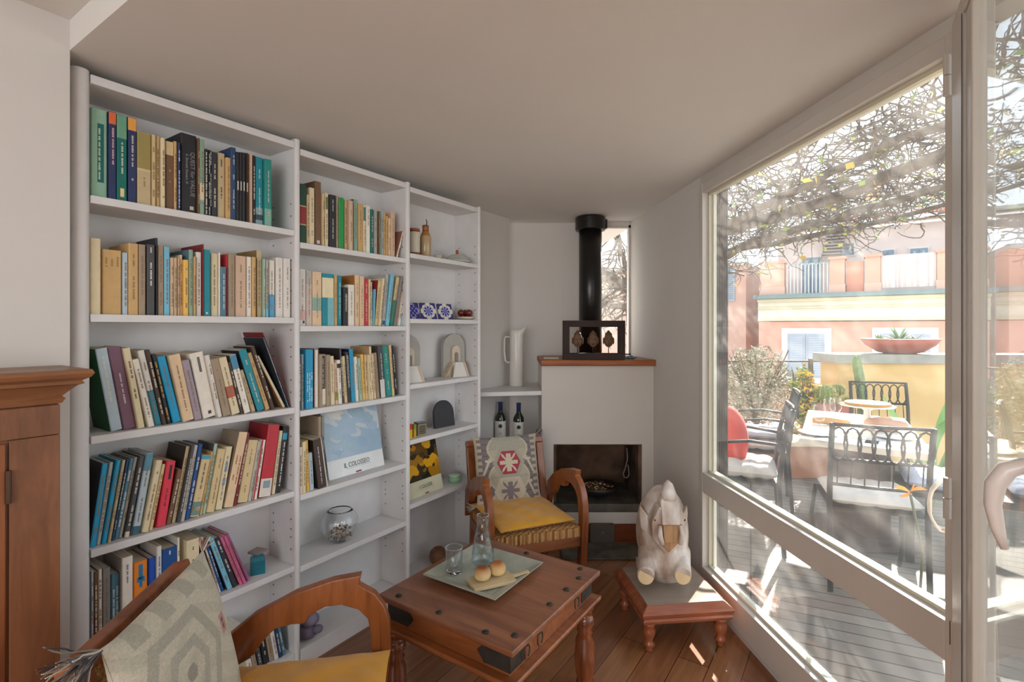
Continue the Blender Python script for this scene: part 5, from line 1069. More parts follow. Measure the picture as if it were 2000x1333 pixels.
# bluish pads on the bench at the right
q = MB(); q.box(-.5, .5, -.22, .22, .40, .44)
for x in (-.45, .45):
    for y in (-.18, .18): q.box(x - .02, x + .02, y - .02, y + .02, 0, .4)
ob = q.build('garden_bench', M_ironp, o=(2.86, 2.98, 0), rz=R(-32)); top(ob, 'dark low garden bench under blue grey pads right of the table', 'bench')
M_blue = mat('blue_seat_fabric', 'a9b2c4', .95, var=.08, scale=14, bump=.3, bscale=120)
for dx, dy, dz, lab in ((-.26, -.02, .442, 'blue grey tufted pad nearer the ring-backed chair on the low bench'), (.22, .02, .442, 'blue grey tufted pad at the right end of the low bench')):
    q = MB(); tuft(q, .44, .42, .085, 4, 4); o_ = q.build('seat_pad', M_blue, smooth=True); place(o_, ob, dx, dy, dz); top(o_, lab, 'cushion', 'garden bench pads')

# stone table
tc_ = [Vector((1.77, 3.15, 0)), Vector((2.26, 2.73, 0)), Vector((2.93, 3.82, 0)), Vector((2.44, 4.22, 0))]; tm = sum(tc_, Vector()) / 4
t = thing('stone_table', 'pale stone topped garden table laid for a meal', 'table', tm)
q = MB(); q.prism([((p - tm).x, (p - tm).y) for p in tc_], .68, .72); q.build('tabletop', mat('travertine', 'e4d8c6', .5, var=.08, scale=10), t, bevel=.004)
q = MB(); q.box(-.22, .22, -.3, .3, .0, .03); q.box(-.04, .04, -.25, .25, .03, .678); q.build('base', mat('table_base', '6a5a50', .7, var=.2), t)
def ont(px, py, z=.7205): return onz(px, py, z)
# cake stand, pizza, bread, glasses, plates
p = ont(1694, 837); t = thing('cake_stand', 'white footed cake stand with flat pizza on the stone table', 'cake stand', p)
q = MB(); q.lathe([(.055, 0), (.04, .012), (.022, .05), (.02, .12), (.045, .142), (.155, .150), (.16, .158), (.001, .158)], 32, c='e9e2d4'); q.build('stand', M_attr_gloss, t, smooth=True)
q = MB(); q.lathe([(.13, .1585), (.135, .166), (.128, .175), (.001, .172)], 32, cols=['d09a4a', 'c98a3a', 'e0b05a', 'e8c070']); rg = random.Random(4)
for i in range(24): a = rg.random() * 6.28; rr = .11 * math.sqrt(rg.random()); q.ell((rr * math.cos(a), rr * math.sin(a), .174), (.012, .010, .004), 7, 5, rg.choice(['c9572e', 'f0e2b8', 'b8402a', 'e8c86a']))
ob = q.build('pizza', M_attr, smooth=True, o=p + Vector((0, 0, .0))); top(ob, 'round flat pizza lying on the white cake stand', 'pizza')
p = ont(1730, 842, .721); q = MB(); q.ell((0, 0, .045), (.125, .07, .045), 20, 12, 'b58568'); q.ell((0, 0, .052), (.10, .05, .042), 16, 10, 'd0a890'); ob = q.build('bread_loaf', M_attr, smooth=True, o=p + Vector((0, 0, .0)), rz=R(-20)); top(ob, 'oval crusty bread loaf at the right of the cake stand', 'bread')
for i, (px, py, lab) in enumerate([(1601, 855, 'wine glass nearest the table left corner'), (1620, 838, 'wine glass behind the nearest one'), (1632, 836, 'wine glass beside the cake stand')]):
    p = ont(px, py); q = MB(); q.lathe([(.032, 0), (.03, .003), (.005, .008), (.004, .085), (.022, .105), (.037, .135), (.036, .175), (.031, .20), (.030, .20), (.034, .175), (.035, .135), (.02, .108), (.001, .10)], 24)
    ob = q.build('wine_glass', M_glass, smooth=True, o=p); top(ob, 'clear stemmed ' + lab, 'glass', 'wine glasses on the stone table')
for i, (px, py, lab, c) in enumerate([(1597, 849, 'pale plate with cutlery at the left table corner', 'd6cfc4'), (1745, 856, 'white plate right of the bread loaf', 'e2dfda')]):
    p = ont(px, py); q = MB(); q.lathe([(.07, 0), (.11, .012), (.113, .015), (.07, .006), (.001, .005)], 28, c=c); ob = q.build('plate', M_attr_gloss, smooth=True, o=p); top(ob, lab, 'plate')
for i, (px, py, lab) in enumerate([(1655, 862, 'grey blue cloth placemat at the near table edge'), (1752, 868, 'pale cloth placemat under the right plate')]):
    p = ont(px, py); q = MB(); q.box(-.15, .15, -.10, .10, 0, .003); ob = q.build('placemat', mat('placemat_cloth', 'a9b0b8', .95, var=.1, scale=30), o=p - Vector((0, 0, .0003)), rz=R(-40)); top(ob, lab, 'placemat', 'placemats on the stone table')
p = ont(1625, 830); q = MB(); q.tube([(-.12, .03, .03), (-.05, .0, .035), (.02, -.02, .03), (.10, -.04, .03)], [.02, .028, .026, .012], 10, 'c99a5a'); q.M = None; ob = q.build('baguette', M_attr, smooth=True, o=p + Vector((0, 0, -.006))); top(ob, 'thin golden baguette lying between the wine glasses', 'bread')

# yellow parapet with stone cap and planter bowl
W0 = Vector((3.30, 5.20, 0)); WE = Vector((.995, -.05, 0)).normalized(); WM = Vector((-WE.y, WE.x, 0))
def pw(s_, n_, z): return W0 + s_ * WE + n_ * WM + Vector((0, 0, z))
t = thing('yellow_wall', 'low ochre yellow garden wall with grey stone cap', 'wall', W0)
q = MB(); q.prism([(pw(.03, .04, 0).x, pw(.03, .04, 0).y), (pw(4.5, .04, 0).x, pw(4.5, .04, 0).y), (pw(4.5, .36, 0).x, pw(4.5, .36, 0).y), (pw(.03, .36, 0).x, pw(.03, .36, 0).y)], 0, 1.035); q.build('wall_body', mat('ochre_plaster', 'e8c07c', .9, var=.06, scale=2, bump=.2), t, world=True)
q = MB(); q.prism([(pw(-.02, 0, 0).x, pw(-.02, 0, 0).y), (pw(4.55, 0, 0).x, pw(4.55, 0, 0).y), (pw(4.55, .42, 0).x, pw(4.55, .42, 0).y), (pw(-.02, .42, 0).x, pw(-.02, .42, 0).y)], 1.036, 1.125); q.build('stone_cap', mat('cap_stone', 'a9a79c', .8, var=.12), t, world=True)
p = at(1757, 693, 5.36); p.z = 1.126; t = thing('planter_bowl', 'wide terracotta bowl with succulents on the yellow wall', 'planter', p)
q = MB(); q.lathe([(.13, 0), (.20, .02), (.30, .09), (.345, .155), (.335, .158), (.29, .10), (.18, .05), (.001, .05)], 40, c='b5604a'); q.lathe([(.31, .125), (.30, .135), (.001, .14)], 24, c='6a5240'); q.build('bowl', M_attr, t, smooth=True)
def rosette(q, p, n, ln, rg, cols, w=.018, up=.5):
    for i in range(n):
        a = rg.random() * 6.28; e = rg.uniform(.15, 1.0) * up + .1; d_ = Vector((math.cos(a) * math.cos(e), math.sin(a) * math.cos(e), math.sin(e))); l_ = ln * rg.uniform(.6, 1.1)
        q.tube([p, p + d_ * l_ * .5 + Vector((0, 0, .02 * ln)), p + d_ * l_], [w, w * .75, .001], 6, rg.choice(cols), sq=.35)
q = MB(); rg = random.Random(6); rosette(q, Vector((.0, 0, .13)), 20, .20, rg, ['6f9a5c', '8bb070', '5a8250'], up=1.2); rosette(q, Vector((-.2, .02, .13)), 18, .10, rg, ['6f9a5c', '9bb884'], .014, 1.3); rosette(q, Vector((.16, 0, .13)), 26, .13, rg, ['8a9a78', 'a39a84', '7a8a6a'], .010, .7); q.build('succulents', M_attr, t)

# plants
def leafcloud(name, c_, r_, n, size, cols, seed, label, cat, stems=True, flat_=None):
    rg = random.Random(seed); q = MB()
    for i in range(n):
        while True:
            v = Vector((rg.uniform(-1, 1), rg.uniform(-1, 1), rg.uniform(-1, 1)))
            if .35 < v.length < 1 + .08 * math.sin(9 * v.x + 7 * v.z): break
        p = Vector((v.x * r_[0], v.y * r_[1], v.z * r_[2])); a = Vector((rg.uniform(-1, 1), rg.uniform(-1, 1), rg.uniform(-.4, 1))).normalized(); b_ = a.orthogonal().normalized()
        s_ = size * rg.uniform(.6, 1.3); q.poly([p - a * s_, p + b_ * s_ * .4, p + a * s_, p - b_ * s_ * .4], rg.choice(cols))
    f = MB()
    for i in range(26):
        a = rg.random() * 6.28; tz_ = rg.uniform(.2, .9); f.tube([(0, 0, -r_[2]), (r_[0] * .4 * math.cos(a), r_[1] * .4 * math.sin(a), 0), (r_[0] * .85 * math.cos(a), r_[1] * .85 * math.sin(a), r_[2] * tz_)], [.012, .008, .003], 5, '7a6a54')
    t = thing(name, label, cat, c_ - Vector((0, 0, r_[2])))
    o1 = q.build('foliage', M_attr, t); o1.location = (0, 0, r_[2]); stuff(o1); o2 = f.build('stems', M_attr, t); o2.location = (0, 0, r_[2]); return t
c0 = at(1478, 752, 5.4); leafcloud('grey_shrub', Vector((c0.x, 5.4, .78)), (.36, .34, .44), 5200, .022, ['b9b294', 'a39a78', '8f8866', 'cfc8ac', 'd9d2b8', '7a7454'], 2, 'dense round grey green shrub behind the left garden chairs', 'shrub')
q = MB(); q.box(-.42, .42, -.22, .22, 0, .34, 'b0664a'); q.box(-.45, .45, -.25, .25, .34, .39, 'b87052'); ob = q.build('terracotta_trough', M_attr, o=(c0.x, 5.4, 0)); top(ob, 'rectangular terracotta trough holding the grey shrub', 'planter')
q = MB(); q.box(-.63, .63, -.15, .15, 0, .30, 'b0724e'); q.box(-.65, .65, -.18, .18, .30, .34, 'd8c2a0'); ob = q.build('terracotta_planter', M_attr, o=(2.57, 4.90, 0)); top(ob, 'long low terracotta planter beneath the cacti and flowering plant', 'planter')
leafcloud('flowering_plant', Vector((2.80, 4.93, .70)), (.12, .11, .355), 900, .028, ['d6c43c', 'e8b83a', '7f9a4a', '5f7f3a', 'a9b85a', 'e0a83a'], 5, 'tall plant with yellow leaves beside the cacti', 'plant')
M_cact = mat('cactus_skin', rough=.6, attr=True, var=.1, scale=20)
def barrel(px, py, Y, r_, lab):
    p = at(px, py, Y); q = MB(); n, m_ = 48, 14; rings = []
    for i in range(m_ + 1):
        a = math.pi * i / m_; rings.append([q.V((r_ * math.sin(a) * (1 + .07 * math.cos(16 * 2 * math.pi * j / n)) * math.cos(2 * math.pi * j / n) + .0001, r_ * math.sin(a) * (1 + .07 * math.cos(16 * 2 * math.pi * j / n)) * math.sin(2 * math.pi * j / n), r_ - r_ * math.cos(a))) for j in range(n)])
    for i in range(m_):
        for j in range(n): l = (j + 1) % n; q.face((rings[i][j], rings[i][l], rings[i + 1][l], rings[i + 1][j]), '7f8f4a', 0)
    t = thing('barrel_cactus', lab, 'cactus', (p.x, Y, p.z - r_)); q.build('cactus_body', M_cact, t, smooth=True)
    q = MB(); rg = random.Random(int(px))
    for i in range(900):
        j = rg.randrange(16) * 2 * math.pi / 16; a = rg.uniform(.25, 2.7); d_ = Vector((math.sin(a) * math.cos(j), math.sin(a) * math.sin(j), -math.cos(a))); b0 = d_ * r_ * 1.06 + Vector((0, 0, r_)); e = (d_ + Vector((rg.uniform(-.5, .5), rg.uniform(-.5, .5), rg.uniform(-.5, .5)))).normalized()
        s_ = e.orthogonal().normalized() * .0022; q.poly([b0 - s_, b0 + s_, b0 + e * .034], 'f4e09a')
    stuff(q.build('spines', M_attr, t)); return t
t1 = barrel(1608, 771, 4.90, .092, 'large golden spined barrel cactus behind the stone table'); t2 = barrel(1634, 765, 5.0, .068, 'smaller golden barrel cactus right of the large one'); t3 = barrel(1652, 785, 4.79, .045, 'little round cactus beside the tall column cactus')
for tt, r_ in ((t1, .09), (t2, .08), (t3, .07)):
    zt = tt.location.z + .02; q = MB(); q.lathe([(r_ * .6, 0), (r_ * .95, max(.05, zt - .345)), (r_ * .8, max(.05, zt - .345)), (.001, max(.04, zt - .36))], 20, c='b5674a'); ob = q.build('plant_pot', M_attr, o=(tt.location.x, tt.location.y, .3405), smooth=True); top(ob, {t1: 'terracotta pot under the large barrel cactus', t2: 'terracotta pot under the smaller barrel cactus', t3: 'terracotta pot under the little round cactus'}[tt], 'pot')
p = at(1680, 800, 4.98); t = thing('column_cactus', 'tall green column cactus rising before the yellow wall', 'cactus', (p.x, 4.98, .28))
def rib_tube(q, pts, r_, c, n=30, ribs=6):
    m_ = len(pts); rings = []
    for i, p_ in enumerate(pts):
        e = r_[i]; rings.append([q.V((p_[0] + e * (1 + .16 * math.cos(ribs * 2 * math.pi * j / n)) * math.cos(2 * math.pi * j / n), p_[1] + e * (1 + .16 * math.cos(ribs * 2 * math.pi * j / n)) * math.sin(2 * math.pi * j / n), p_[2])) for j in range(n)])
    for i in range(m_ - 1):
        for j in range(n): l = (j + 1) % n; q.face((rings[i][j], rings[i][l], rings[i + 1][l], rings[i + 1][j]), c, 0)
    q.face(rings[-1], c, 0)
q = MB(); rib_tube(q, [(0.02, 0, 0), (.03, 0, .2), (.02, 0, .45), (-.01, 0, .65), (-.035, 0, .78), (-.04, 0, .82), (-.042, 0, .845)], [.042, .044, .044, .042, .038, .026, .006], '7c9656'); q.build('cactus_body', M_cact, t, smooth=True)
q = MB(); rg = random.Random(11)
for i in range(260):
    z = rg.uniform(.1, .82); j = rg.randrange(6) * math.pi / 3; d_ = Vector((math.cos(j), math.sin(j), 0)); x = .02 - .05 * max(0, (z - .45)) / .35; b0 = Vector((x, 0, z)) + d_ * .050; e = (d_ + Vector((rg.uniform(-.7, .7), rg.uniform(-.7, .7), rg.uniform(-.7, .7)))).normalized(); s_ = e.orthogonal() * .001; q.poly([b0 - s_, b0 + s_, b0 + e * .02], 'e8dcae')
stuff(q.build('spines', M_attr, t))
q = MB(); q.lathe([(.10, 0), (.14, .26), (.15, .28), (.13, .28), (.001, .25)], 24, c='a85c42'); ob = q.build('plant_pot', M_attr, o=(p.x + .02, 4.98, .0), smooth=True); top(ob, 'terracotta pot under the tall column cactus', 'pot')
# strap leaves of the plant right of the table and its orange flower
p = at(1825, 905, 3.9); t = thing('strap_leaf_plant', 'plant with long green strap leaves right of the stone table', 'plant', (p.x, 3.9, 0.02))
q = MB(); rg = random.Random(3)
def leaf(q, p0, p1, p2, w, c):
    n = 10; L1 = []; L2 = []
    p0, p1, p2 = map(Vector, (p0, p1, p2)); side = (p2 - p0).cross(Vector((0, 1, 0))); side = side.normalized() if side.length > 1e-3 else Vector((1, 0, 0))
    for i in range(n + 1):
        s_ = i / n; c_ = (1 - s_) ** 2 * p0 + 2 * s_ * (1 - s_) * p1 + s_ * s_ * p2; ww_ = w * math.sin(math.pi * min(.98, max(.04, s_))) ** .7
        L1.append(q.V(c_ + side * ww_)); L2.append(q.V(c_ - side * ww_ + Vector((0, .006, 0))))
    for i in range(n): q.face((L1[i], L1[i + 1], L2[i + 1], L2[i]), c, 0)
leaf(q, (0, 0, .3), (-.05, 0, .6), (.14, -.05, .72), .045, '6f9a4a'); leaf(q, (0, 0, .2), (-.2, 0, .5), (-.32, .1, .85), .035, '7fa85a'); leaf(q, (0, 0, .2), (.2, .05, .6), (.42, .0, .60), .04, '5f8a44'); leaf(q, (0, .05, .2), (.1, .1, .7), (.3, .1, .95), .035, '7fa85a')
for i in range(14): a = rg.uniform(-1.2, 1.2); leaf(q, (0, 0, 0), (.1 * math.sin(a), 0, .3), (.28 * math.sin(a), rg.uniform(-.1, .1), .42 + .1 * rg.random()), .012, rg.choice(['8aa85a', 'a3b07a', '6f8a4a']))
q.build('leaves', M_attr, t)
p = at(1778, 962, 2.45); t = thing('crane_flower', 'orange pointed flower on a curved stem by the low bench', 'flower', (p.x, 2.45, .0)); z = p.z
q = MB(); q.tube([(.12, .1, 0), (.10, .05, .3), (0, 0, z - .01)], .006, 8, '6a6a4a'); q.build('stem', M_attr, t, smooth=True)
q = MB(); leaf(q, (0, 0, z), (.03, 0, z + .03), (.085, 0, z + .008), .010, 'f09a1c'); leaf(q, (0, 0, z), (-.04, 0, z + .03), (-.075, 0, z + .02), .009, 'f0a52a'); leaf(q, (0, 0, z), (.02, 0, z + .03), (.04, .02, z + .035), .007, 'e88a1c'); leaf(q, (0, 0, z), (-.01, 0, z - .02), (-.05, 0, z - .02), .007, 'e88a1c'); q.build('petals', M_attr, t)
# hanging loop of rope at the right
p = at(1845, 990, 2.05); q = MB()
for k in range(4):
    rg = random.Random(k); q.tube([(p.x + (.055 + .006 * rg.random()) * math.cos(a) + .006 * k, 2.05 + .01 * k, p.z + (.095 + .008 * rg.random()) * math.sin(a)) for a in [2 * math.pi * i / 20 for i in range(21)]], .005, 6, 'd6c2aa', cap=False)
q.tube([(p.x, 2.05, p.z - .09), (p.x + .08, 2.05, .25), (p.x + .05, 2.05, 0)], .007, 8, 'b8a890'); q.tube([(p.x + .05, 2.06, p.z), (p.x + .2, 2.06, p.z - .2), (p.x + .22, 2.06, 0)], .007, 8, 'b8a890')
ob = q.build('wicker_loop', M_attr, o=(p.x, 2.05, 0), world=True, smooth=True); top(ob, 'pale twisted wicker loop on legs at the right edge of the window', 'wicker stand')
# terrace railing
t = thing('terrace_railing', 'thin iron railing along the terrace edge behind the shrub', 'railing', (3.2, 6.6, 0))
q = MB(); q.tube([(.5, 6.6, .965), (4.3, 6.6, .965)], .012, 8); q.tube([(.5, 6.6, .12), (4.3, 6.6, .12)], .010, 8); q.build('rail', M_ironp, t, world=True)
for x in (1.2, 2.2, 3.05, 3.85, 4.1): q = MB(); q.box(x - .022, x + .022, 6.58, 6.62, 0, 1.0); q.build('post', M_ironp, t, world=True)

# ------------------------------------------------------------ vine, bare twigs and few leaves over the terrace
vt = thing('climbing_vine', 'old climbing vine with bare tangled twigs and few yellow leaves above the terrace', 'vine', (1.45, 4.6, 0))
rg = random.Random(21)
def limb(pts, r0, r1, name='branch'):
    q = MB(); n = len(pts); P = []
    for i in range(n - 1):
        for k in range(6): P.append(Vector(pts[i]).lerp(Vector(pts[i + 1]), k / 6) + Vector((rg.uniform(-1, 1), rg.uniform(-1, 1), rg.uniform(-1, 1))) * .018)
    P.append(Vector(pts[-1])); q.tube(P, [r0 + (r1 - r0) * i / len(P) for i in range(len(P))], 8); q.build(name, M_bark, vt, world=True, smooth=True); return P
M_bark = mat('vine_bark', '86786a', .9, var=.3, scale=14, bump=.6, bscale=30)
L_ = []
L_.append(limb([(1.75, 5.6, 0), (1.72, 5.6, 1.2), (1.80, 5.4, 2.1), (2.1, 5.0, 2.35), (2.5, 4.3, 2.42), (2.75, 3.4, 2.5), (3.0, 2.4, 2.62), (3.2, 1.2, 2.7)], .07, .03, 'trunk'))
L_.append(limb([(1.9, 5.5, 1.9), (2.3, 5.2, 2.22), (3.0, 4.5, 2.42), (3.6, 3.8, 2.55), (4.3, 2.8, 2.72)], .045, .02))
L_.append(limb([(1.8, 5.5, 2.0), (1.9, 4.6, 2.3), (2.1, 3.8, 2.42), (2.3, 2.8, 2.5), (2.6, 1.6, 2.6)], .04, .02))
L_.append(limb([(1.8, 5.4, 2.1), (2.9, 5.3, 2.30), (3.9, 4.9, 2.5), (5.0, 4.2, 2.8)], .035, .015))
L_.append(limb([(1.72, 5.6, 1.5), (2.0, 5.8, 1.95), (2.4, 6.1, 2.1), (2.9, 6.4, 2.05)], .03, .01))
q = MB(); lf = MB(); leafp = []
for P in L_:
    for i in range(430 if P is not L_[4] else 90):
        b0 = rg.choice(P[len(P) // 4:]); p = b0 + Vector((rg.uniform(-.34, .34), rg.uniform(-.34, .34), rg.uniform(-.06, .30))); v = Vector((rg.uniform(-1, 1), rg.uniform(-1, 1), rg.uniform(-.3, .5))).normalized(); pts = [p]
        for k in range(rg.randint(5, 10)):
            v = (v + Vector((rg.uniform(-.6, .6), rg.uniform(-.6, .6), rg.uniform(-.45, .45)))).normalized(); pts.append(pts[-1] + v * .055)
        r0 = rg.uniform(.004, .010); q.tube(pts, [r0 * (1 - .7 * k / len(pts)) for k in range(len(pts))], 3, cap=False)
        if rg.random() < .28: leafp.append(pts[-1])
q.build('twigs', M_bark, vt, world=True)
for c_ in vt.children:
    if c_.name.startswith('twigs'): stuff(c_)
for p in leafp:
    for k in range(rg.randint(1, 2)):
        a = Vector((rg.uniform(-1, 1), rg.uniform(-1, 1), rg.uniform(-1, .3))).normalized(); b_ = a.orthogonal().normalized(); s_ = rg.uniform(.02, .04); pp_ = p + Vector((rg.uniform(-.04, .04), rg.uniform(-.04, .04), -.02)); lf.poly([pp_ - a * s_, pp_ + b_ * s_ * .7, pp_ + a * s_, pp_ - b_ * s_ * .7], rg.choice(['b9c23c', '8fa83c', 'd6cf4a', 'e0b83a', '7a9434']))
lm = mat('vine_leaf', rough=.6, attr=True, var=.08, scale=20)
b_ = lm.node_tree.nodes['Principled BSDF']; b_.inputs['Subsurface Weight'].default_value = 0.0
stuff(lf.build('leaves', lm, vt, world=True))
# second tree seen through the narrow window
t = thing('bare_tree', 'bare tree with crossing branches beyond the narrow fireplace window', 'tree', (2.3, 6.9, -1.5))
rg = random.Random(5); keep = vt; vt = t
B1 = limb([(2.6, 6.9, -1.5), (2.4, 6.9, .6), (2.05, 6.8, 1.5), (1.5, 6.7, 1.95), (1.05, 6.6, 2.15), (.4, 6.6, 2.3)], .13, .06, 'trunk')
B2 = limb([(1.9, 6.8, 1.6), (1.3, 6.7, 1.7), (.9, 6.6, 1.9), (.5, 6.6, 2.5)], .05, .02); B3 = limb([(1.6, 6.7, 1.9), (1.4, 6.6, 2.4), (1.3, 6.5, 3.0)], .04, .015)
q = MB()
for i in range(240):
    p = rg.choice(B1[8:] + B2 + B3).copy(); v = Vector((rg.uniform(-1, 1), rg.uniform(-.4, .4), rg.uniform(-1, 1))).normalized(); pts = [p]
    for k in range(rg.randint(5, 10)): v = (v + Vector((rg.uniform(-.5, .5), rg.uniform(-.3, .3), rg.uniform(-.5, .5)))).normalized(); pts.append(pts[-1] + v * .09)
    r0 = rg.uniform(.006, .014); q.tube(pts, [r0 * (1 - .7 * k / len(pts)) for k in range(len(pts))], 4, cap=False)
stuff(q.build('twigs', M_bark, t, world=True)); vt = keep

# ------------------------------------------------------------ houses across the street
Q0 = Vector((8.0, 16.5, 0)); E = Vector((.794, -.608, 0)); EN = Vector((-.608, -.794, 0)); ERZ = math.atan2(E.y, E.x)
def fs(px, n=0):
    r = (px - CX) / F; o_ = Q0 + n * EN; return (r * o_.y - o_.x) / (E.x - r * E.y)
def fz(px, py, n=0): return HC - (py - HOR) / F * (Q0 + n * EN + fs(px, n) * E).y
M_fac = mat('facade_plaster', rough=.9, attr=True, var=.05, scale=.8, bump=.1, bscale=4)
apt = thing('apartment_building', 'salmon and cream apartment house with shuttered windows across the street', 'building', Q0, ERZ)
# local: x = s along facade, y = -n (into the house), z up
def fb(q, x0, x1, n0, n1, z0, z1, c): q.box(x0, x1, -n1, -n0, z0, z1, c)
sL, sR = fs(1482), 12.0
q = MB(); fb(q, sL, sR, -3.2, 0, -8, 1.58, 'dc9c84'); fb(q, sL, sR, -3.2, .001, -8, -.6, 'cf8f78'); q.build('lower_wall', M_fac, apt)
q = MB(); fb(q, sL, sR, -3.2, .10, 1.60, 2.29, 'ddd2ba'); fb(q, sL, sR, .10, .16, 1.98, 2.04, 'cdbf9c'); fb(q, sL, sR, .10, .14, 1.62, 1.68, 'd2c4a4'); fb(q, sL, sR, .10, .22, 2.2, 2.29, 'd6c6a0'); q.build('cornice', M_fac, apt)
q = MB(); fb(q, sL - .1, sR, -3.2, .34, 2.30, 2.43, '7f8a84'); q.build('balcony_slab', M_fac, apt)
zt = 3.42
for a, b_ in ((1485, 1532), (1621, 1650), (1690, 1720), (1830, 1872)):
    q = MB(); fb(q, fs(a), fs(b_), -.3, .06, 2.432, zt, 'e0a48a'); fb(q, fs(a) - .04, fs(b_) + .04, -.34, .10, zt, zt + .08, 'd89a80'); fb(q, fs(a) - .02, fs(b_) + .02, -.32, .08, 2.432, 2.68, 'd8ae98'); q.build('pier', M_fac, apt)
q = MB(); fb(q, fs(1650) + .04, fs(1690) - .04, -.2, -.05, 2.432, zt - .08, 'd6967c'); fb(q, fs(1885), sR, -.2, -.05, 2.432, zt, 'd6967c'); q.build('parapet_panel', M_fac, apt)
q = MB(); n = 12
for i in range(n): x = fs(1534) + (fs(1620) - fs(1534)) * (i + .5) / n; q.box(x - .012, x + .012, -.02, .005, 2.44, zt - .06, 'd9d6cc')
fb(q, fs(1534), fs(1620), -.01, .02, zt - .1, zt - .05, '9aa49c'); q.build('balcony_railing', M_fac, apt)
q = MB(); x0, x1 = fs(1721), fs(1829); m_ = 34
for i in range(m_): xa = x0 + (x1 - x0) * i / m_; q.box(xa, xa + (x1 - x0) / m_ * .9, -.03, .0, 2.52, zt + .02, random.choice(['ddc9bc', 'd3bfb2', 'e2d2c6', 'c9b6aa']))
q.build('reed_screen', M_fac, apt)
# set-back upper floor
sb = -2.9
q = MB(); fb(q, sL + .05, sR + 1, -9, sb, 2.3, fz(1522, 462, sb), 'd8c2b6'); q.build('upper_wall', M_fac, apt)
q = MB(); zr = fz(1522, 458, sb); fb(q, fs(1515, sb), sR + 1, sb - .2, sb + .45, zr, zr + .12, 'cfcabf'); q.build('roof_edge', M_fac, apt)
def shutters(q, xa, xb, za, zb, n, c='9fa3aa', fr='eee4d4', f_=.10):
    fb(q, xa - f_, xb + f_, n, n + .05, za - f_, zb + f_, fr); mid = (xa + xb) / 2
    for a, b_ in ((xa, mid - .01), (mid + .01, xb)):
        fb(q, a, b_, n + .05, n + .09, za, zb, c); k = 22
        for i in range(k): z = za + .08 + (zb - za - .16) * i / k; fb(q, a + .07, b_ - .07, n + .09, n + .10, z, z + (zb - za) / k * .55, 'b4b8be')
for (a, b_, c_, d_) in ((1536, 1614, 652, 735), (1715, 1820, 652, 740)):
    q = MB(); shutters(q, fs(a + 3), fs(b_ - 3), fz(a, d_, 0), fz(a, c_, 0), 0, f_=.17); q.build('shuttered_window', M_fac, apt)
for (a, b_, c_, d_) in ((1568, 1602, 505, 575), (1778, 1812, 487, 520), (1724, 1746, 490, 520), (1640, 1668, 478, 500)):
    q = MB(); shutters(q, fs(a, sb), fs(b_, sb), fz(a, d_, sb), fz(a, c_, sb), sb, '7f8c96', 'd9cfc4', .04); q.build('shuttered_window', M_fac, apt)
# fire stairs, chimney piers, terracotta boxes, pergola wires on the roof terrace
q = MB()
for i in range(9): z = fz(1625, 500, sb) + i * (fz(1625, 447, sb) - fz(1625, 500, sb)) / 9; fb(q, fs(1608, sb) + .02 * i, fs(1645, sb) + .02 * i, sb + .1, sb + .5, z, z + .03, '9a8f88')
q.build('outside_stair', M_fac, apt)
for (a, b_, y0, w_) in ((1606, 1627, 388, .4), (1746, 1776, 370, .5)):
    q = MB(); fb(q, fs(a, sb), fs(b_, sb), sb - .5, sb, zr + .122, fz(a, y0, sb), 'c9c0b6'); fb(q, fs(a, sb) - .05, fs(b_, sb) + .05, sb - .55, sb + .05, fz(a, y0, sb), fz(a, y0, sb) + .07, 'b5ada3'); q.build('roof_pier', M_fac, apt)
for i, a in enumerate((1632, 1655, 1678, 1702, 1726, 1782, 1804, 1826)):
    q = MB(); fb(q, fs(a, sb), fs(a + 21, sb), sb - .4, sb - .1, zr + .122, zr + .40, 'c4725a'); q.build('terracotta_box', M_fac, apt)
q = MB()
for i in range(46): x = fs(1560, sb) + i * (fs(1856, sb) - fs(1560, sb)) / 45; fb(q, x - .012, x + .012, sb + .02, sb + .045, zr + .122, zr + .62, 'b9aea4')
fb(q, fs(1560, sb), fs(1870, sb), sb + .0, sb + .05, zr + .62, zr + .65, 'a59a90'); q.build('roof_railing', M_fac, apt)
q = MB()
for k in range(6): z = fz(1700, 375 - 13 * k, sb - 1); fb(q, fs(1622, sb), fs(1960, sb), sb - 1 - .3 * k, sb - .96 - .3 * k, z, z + .035, 'b09a80')
for a in (1630, 1760, 1880): fb(q, fs(a, sb), fs(a, sb) + .06, sb - 2.6, sb - 1.0, zr + .12, fz(1700, 310, sb - 1), 'a5907a')
q.build('roof_pergola', M_fac, apt)
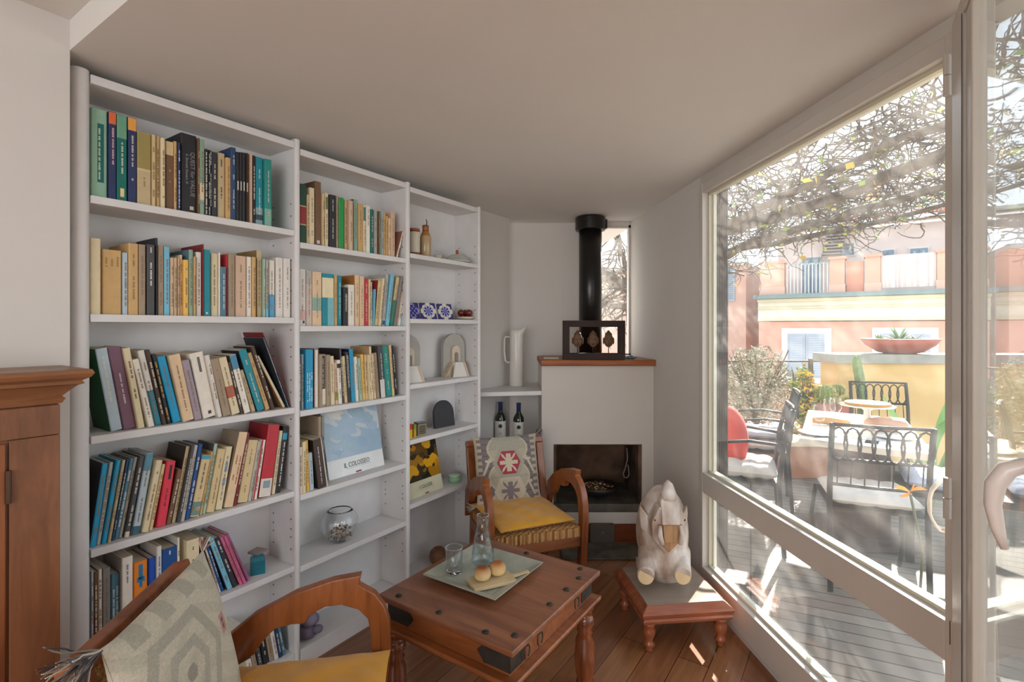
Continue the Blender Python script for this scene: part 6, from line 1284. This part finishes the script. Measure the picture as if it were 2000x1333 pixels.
q = MB(); fb(q, fs(1684, sb), fs(1718, sb), sb - 2.4, sb - 2.3, fz(1700, 375, sb - 1), fz(1700, 335, sb - 1), 'e0b890'); q.build('reed_blind', M_fac, apt)
rg = random.Random(2); gp = MB()
for i in range(520):
    a = rg.choice([1585, 1790, 1815, 1835, 1660, 1700]); x = fs(a, sb) + rg.uniform(-.45, .45); z = zr + .35 + rg.random() * (.75 if a in (1585, 1660) else .5); d_ = Vector((rg.uniform(-1, 1), rg.uniform(-.3, .3), rg.uniform(-.2, 1))).normalized() * .12; s_ = Vector((.02, 0, .01)); p = Vector((x, -(sb - .25), z)); gp.poly([p - s_, p + s_, p + d_], rg.choice(['6f9a4a', '8fae5c', '5f7f44', 'a9b86a']))
stuff(gp.build('roof_plants', M_fac, apt))
# neighbour at the left with grey shutters
hb = thing('neighbour_house', 'brownish house with grey shutters at the left behind the shrub', 'building', Vector((6.6, 18.2, 0)), ERZ)
q = MB(); q.box(-4.0, 1.6, 0, 4, -8, 3.5, 'cfa18c'); q.build('wall', M_fac, hb); q = MB(); q.box(-4.0, 1.6, -.1, 4, 3.5, 3.62, 'b8b0a6'); q.build('slab', M_fac, hb)
q = MB()
for i in range(5):
    x = -2.6 + i * .78; q.box(x, x + .36, -.05, -.001, 2.3, 3.45, '9aa0a6'); q.box(x + .37, x + .73, -.05, -.001, 2.3, 3.45, 'a3a9af')
    for k in range(16): q.box(x + .04, x + .32, -.06, -.05, 2.36 + k * .065, 2.39 + k * .065, '7f858c'); q.box(x + .41, x + .69, -.06, -.05, 2.36 + k * .065, 2.39 + k * .065, '7f858c')
q.build('shuttered_window', M_fac, hb)
q = MB(); q.box(.2, 1.0, -.05, -.001, .5, 1.3, 'e6ddd0'); q.box(.28, .92, -.06, -.05, .58, 1.22, '8fa09a'); q.build('small_window', M_fac, hb)
q = MB(); q.prism([(-30, 8), (60, 8), (60, 60), (-30, 60)], -8.2, -8.0); ob = q.build('street', mat('street_ground', '8a857c', .9, var=.1, scale=.3)); struct(ob)
